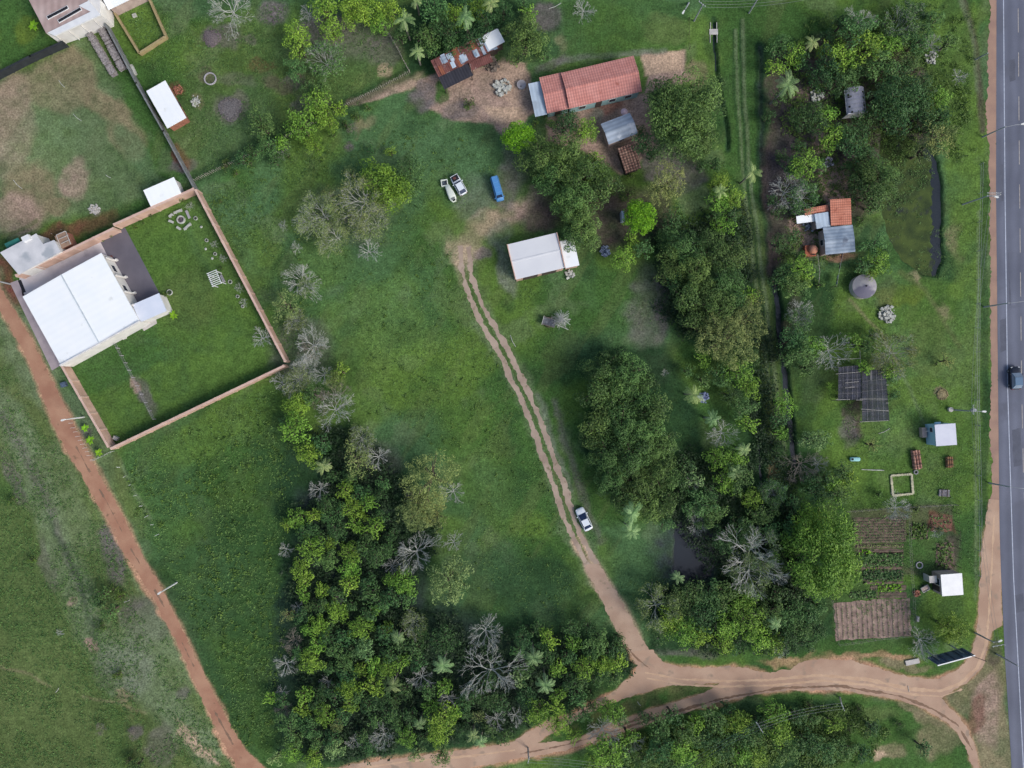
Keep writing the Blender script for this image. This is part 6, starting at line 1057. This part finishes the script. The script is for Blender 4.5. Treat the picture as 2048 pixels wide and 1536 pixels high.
ring('tyre', 'grey tyre lying at the lower end of the pinkish brick rows', 'tyre', 1831, 944, .42, .18, .2, mat('tyre_grey', (140,142,146), ns=2)); ring('concrete_ring', 'faint concrete ring lying above the pinkish kiosk', 'ring', 1838, 1130, .62, .16, .2, conc)
ring('brick_ring', 'low ring of bricks around a tree base in the orchard', 'ring', 421, 158, 1.1, .18, .2, conc)
bd = MB(); rs_ = random.Random(3); sq = [(1781,951),(1822,948),(1825,987),(1785,991)]
for i in range(4):
    p, q = Vector((*G(*sq[i]), 0)), Vector((*G(*sq[(i+1) % 4]), 0)); d = q-p; n = 12
    for k in range(n):
        c = p+d*((k+.5)/n); bd.box((c.x, c.y, .12), (d.length/n*.9, .36*rs_.uniform(.8, 1.2), .24*rs_.uniform(.8, 1.2)), math.atan2(d.y, d.x)+rs_.uniform(-.08, .08))
tag(bd.build('stone_border', mat('border_stone', (212,208,176), (176,172,146), ns=1.4, fine=.3)), 'square border of whitewashed stones on the roadside lawn', 'stone border')
x, y = G(1708, 918); r_ = empty('old_bathtub', 'old pale turquoise tub with dark end lying on the lawn', 'tub', (x, y, 0), 0); MB().loft([rsec(s_, w_, .05, .5) for s_, w_ in ((-.85, .25), (-.75, .36), (.7, .36), (.85, .26))]).build('body', mat('tub_turquoise', (166,222,222), (150,206,208), ns=1, fine=.05), r_, True); MB().box((-.5, 0, .5), (.4, .34, .06)).build('opening', dark, r_)
x, y = G(1745, 940); tag(MB().tube([(x-2, y+.1, .08), (x+2, y-.05, .08)], .08, 6).build('fallen_pole', stone_w), 'pale pole lying on the grass left of the stone square', 'pole')
x, y = G(1848, 1176); r_ = empty('upturned_tray', 'tan tray-like cart bed with white rim left of the pinkish kiosk', 'cart', (x, y, 0), .5); MB().box((0, 0, .3), (1.25, .8, .1)).build('bed', wall_p, r_)
for dx, dy, sx, sy in ((0,.43,1.4,.08),(0,-.43,1.4,.08),(.68,0,.08,.8),(-.68,0,.08,.8)): MB().box((dx, dy, .38), (sx, sy, .2)).build('side', stone_w, r_)
for s_ in (-1, 1): MB().tube([(0, s_*.5, .22), (0, s_*.6, .22)], .22, 12).build('wheel', tyre, r_)
thing_box('white_cooler', 'small pale box beside the fence of the lower plot', 'box', 1834, 1237, (.35, .9, .4), -.1, conc_w); thing_box('feed_trough', 'short pale trough on the corridor ditch at the top', 'trough', 1620, 1320, (.1,.1,.1), 0, conc_w) if False else None
# cart with dry branches
x, y = G(1098, 645); r_ = empty('wooden_cart', 'old two-wheeled wooden cart on the lawn below the off-white barn', 'cart', (x, y, 0), R(-16)); MB().box((0, 0, .65), (2.2, 1.3, .12)).build('bed', mat('cart_wood', (120,124,132), (76,80,88), ns=2, fine=.3), r_)
for s_ in (-1, 1): MB().box((0, s_*.68, .82), (2.3, .08, .3)).build('side_board', wood, r_); MB().tube([(0, s_*.8, .45), (0, s_*.9, .45)], .45, 14).build('wheel', wood_d, r_)
MB().box((-1.16, 0, .85), (.1, 1.6, .35)).build('tailboard', stone_w, r_); MB().tube([(1.1, 0, .6), (3.6, -.3, .3)], .07, 6).build('shaft', stone_w, r_)
o = empty('brushwood', 'bundle of dry grey branches heaped on the wooden cart', 'branches', (*G(1121, 640), .7)); rs_ = random.Random(8); b = MB()
for i in range(160):
    t = rs_.uniform(0, 6.28); l = rs_.uniform(.6, 1.7); z = rs_.uniform(.0, .9); c0 = Vector((rs_.uniform(-.4, .4), rs_.uniform(-.4, .4), z)); e = c0+Vector((math.cos(t)*l, math.sin(t)*l, rs_.uniform(-.2, .3))); b.tube([c0, (c0+e)/2+Vector((0, 0, .1)), e], .022, 3, False)
b.build('twigs', dry_bark, o)
# footbridge, clothesline, bits
x, y = G(1427, 64); r_ = empty('footbridge', 'small pale plank bridge over the ditch at the top edge', 'bridge', (x, y, 0)); MB().box((0, 0, .06), (1.5, .95, .12)).build('deck', conc_w, r_)
for s_ in (-1, 1): MB().box((s_*.55, .9, .05), (.1, 1.5, .1)).build('kerb', conc_w, r_); MB().box((s_*.6, -1.2, .05), (.1, 1.4, .1)).build('kerb', conc_w, r_)
p, q = Vector((*G(1677,508), 0)), Vector((*G(1664,575), 0)); r_ = empty('clothesline', 'clothesline stretched from the metal roofed house over the lawn', 'clothesline', tuple(p)); d = q-p
for t_ in (0, 1): MB().tube([d*t_-Vector((0, 0, .1)), d*t_+Vector((0, 0, 1.8))], .05, 6).build('post', wood, r_)
MB().tube([d*(i/8)+Vector((0, 0, 1.75-.4*i/8*(1-i/8))) for i in range(9)], .02, 4).build('line', metal, r_)
for k, (t_, c_, lb) in enumerate([(.06,(60,40,44),'dark garment nearest the house'),(.14,(190,90,90),'reddish garment near the house'),(.34,(226,206,190),'pale garment in the middle'),(.42,(36,38,46),'black garment in the middle'),(.72,(232,236,240),'large white garment'),(.80,(30,32,40),'black garment near the far post'),(.88,(120,140,190),'bluish garment at the far end')]):
    c = p+d*t_; g_ = MB(); a = math.atan2(d.y, d.x); n_ = 6; v = []
    for i in range(n_+1):
        u = (i/n_-.5)*.62; sw = .05*math.sin(i*2.1+k)
        for s_, z in ((.0, 1.66), (.1+sw, 1.2), (.2+sw, .78)): v.append((c.x+math.cos(a)*u-math.sin(a)*s_, c.y+math.sin(a)*u+math.cos(a)*s_, z))
    f = [(i*3+j, (i+1)*3+j, (i+1)*3+j+1, i*3+j+1) for i in range(n_) for j in range(2)]
    tag(mesh_obj('garment', v, f, mat('cloth_%d' % k, c_, ns=3)), lb+' on the clothesline', 'clothes', 'clothes on the line')
tag(MB().box((*G(1243,436), .8), (.5, 1.7, 1.6), .05).build('small_tank', mat('tank_pale', (186,204,222), ns=1)), 'narrow pale blue panel half under the lime ball tree', 'panel')
x, y = G(1247, 227, .7); r_ = empty('garden_parasol', 'small pale pink parasol above the grey metal roofed outbuilding', 'parasol', (x, y, 0)); MB().tube([(0, 0, 0), (0, 0, 1.6)], .03, 6).build('pole', metal, r_); MB().loft([circ(.62, 12, z=1.45), circ(.3, 12, z=1.62), circ(.03, 12, z=1.7)]).build('canopy', mat('parasol_cloth', (222,196,206), ns=2), r_)
for lb, px, py, l, a in (('thin pale branch lying on the dry field above', 124,168,1.6,-50),('thin pale branch lying in the middle of the dry field', 155,235,1.9,-40),('crooked pale branch at the lower left of the dry field', 36,369,2.2,-45),('short pale stick on the lower dry field', 217,353,1.0,-30),('forked pale branch on the rough pasture', 120,1266,1.6,-10),('short pale stick on the rough pasture', 115,1380,1.0,55),('pale branch on the bank of the red road', 254,1202,1.1,20),('short pale branch on the meadow below the grey tree', 622,596,.8,-35),('pale stick lying right of the wheel track', 1026,682,2.3,-65),('white stick on the grass island between the dirt roads', 1278,1407,.9,-50),('curved pale stick beside the mottled tree', 1110,12,2.4,25),('pale branch below the shade net', 1768,862,2.2,25),('white stick on the wide dirt road', 1817,1377,1.0,-80)):
    x, y = G(px, py); dx, dy = math.cos(R(a))*l/2, math.sin(R(a))*l/2; tag(MB().tube([(x-dx, y-dy, .06), (x+dy*.12, y-dx*.12, .07), (x+dx, y+dy, .06)], .05, 5).build('fallen_branch', stone_w), lb, 'branch', 'sticks and branches lying on the ground')
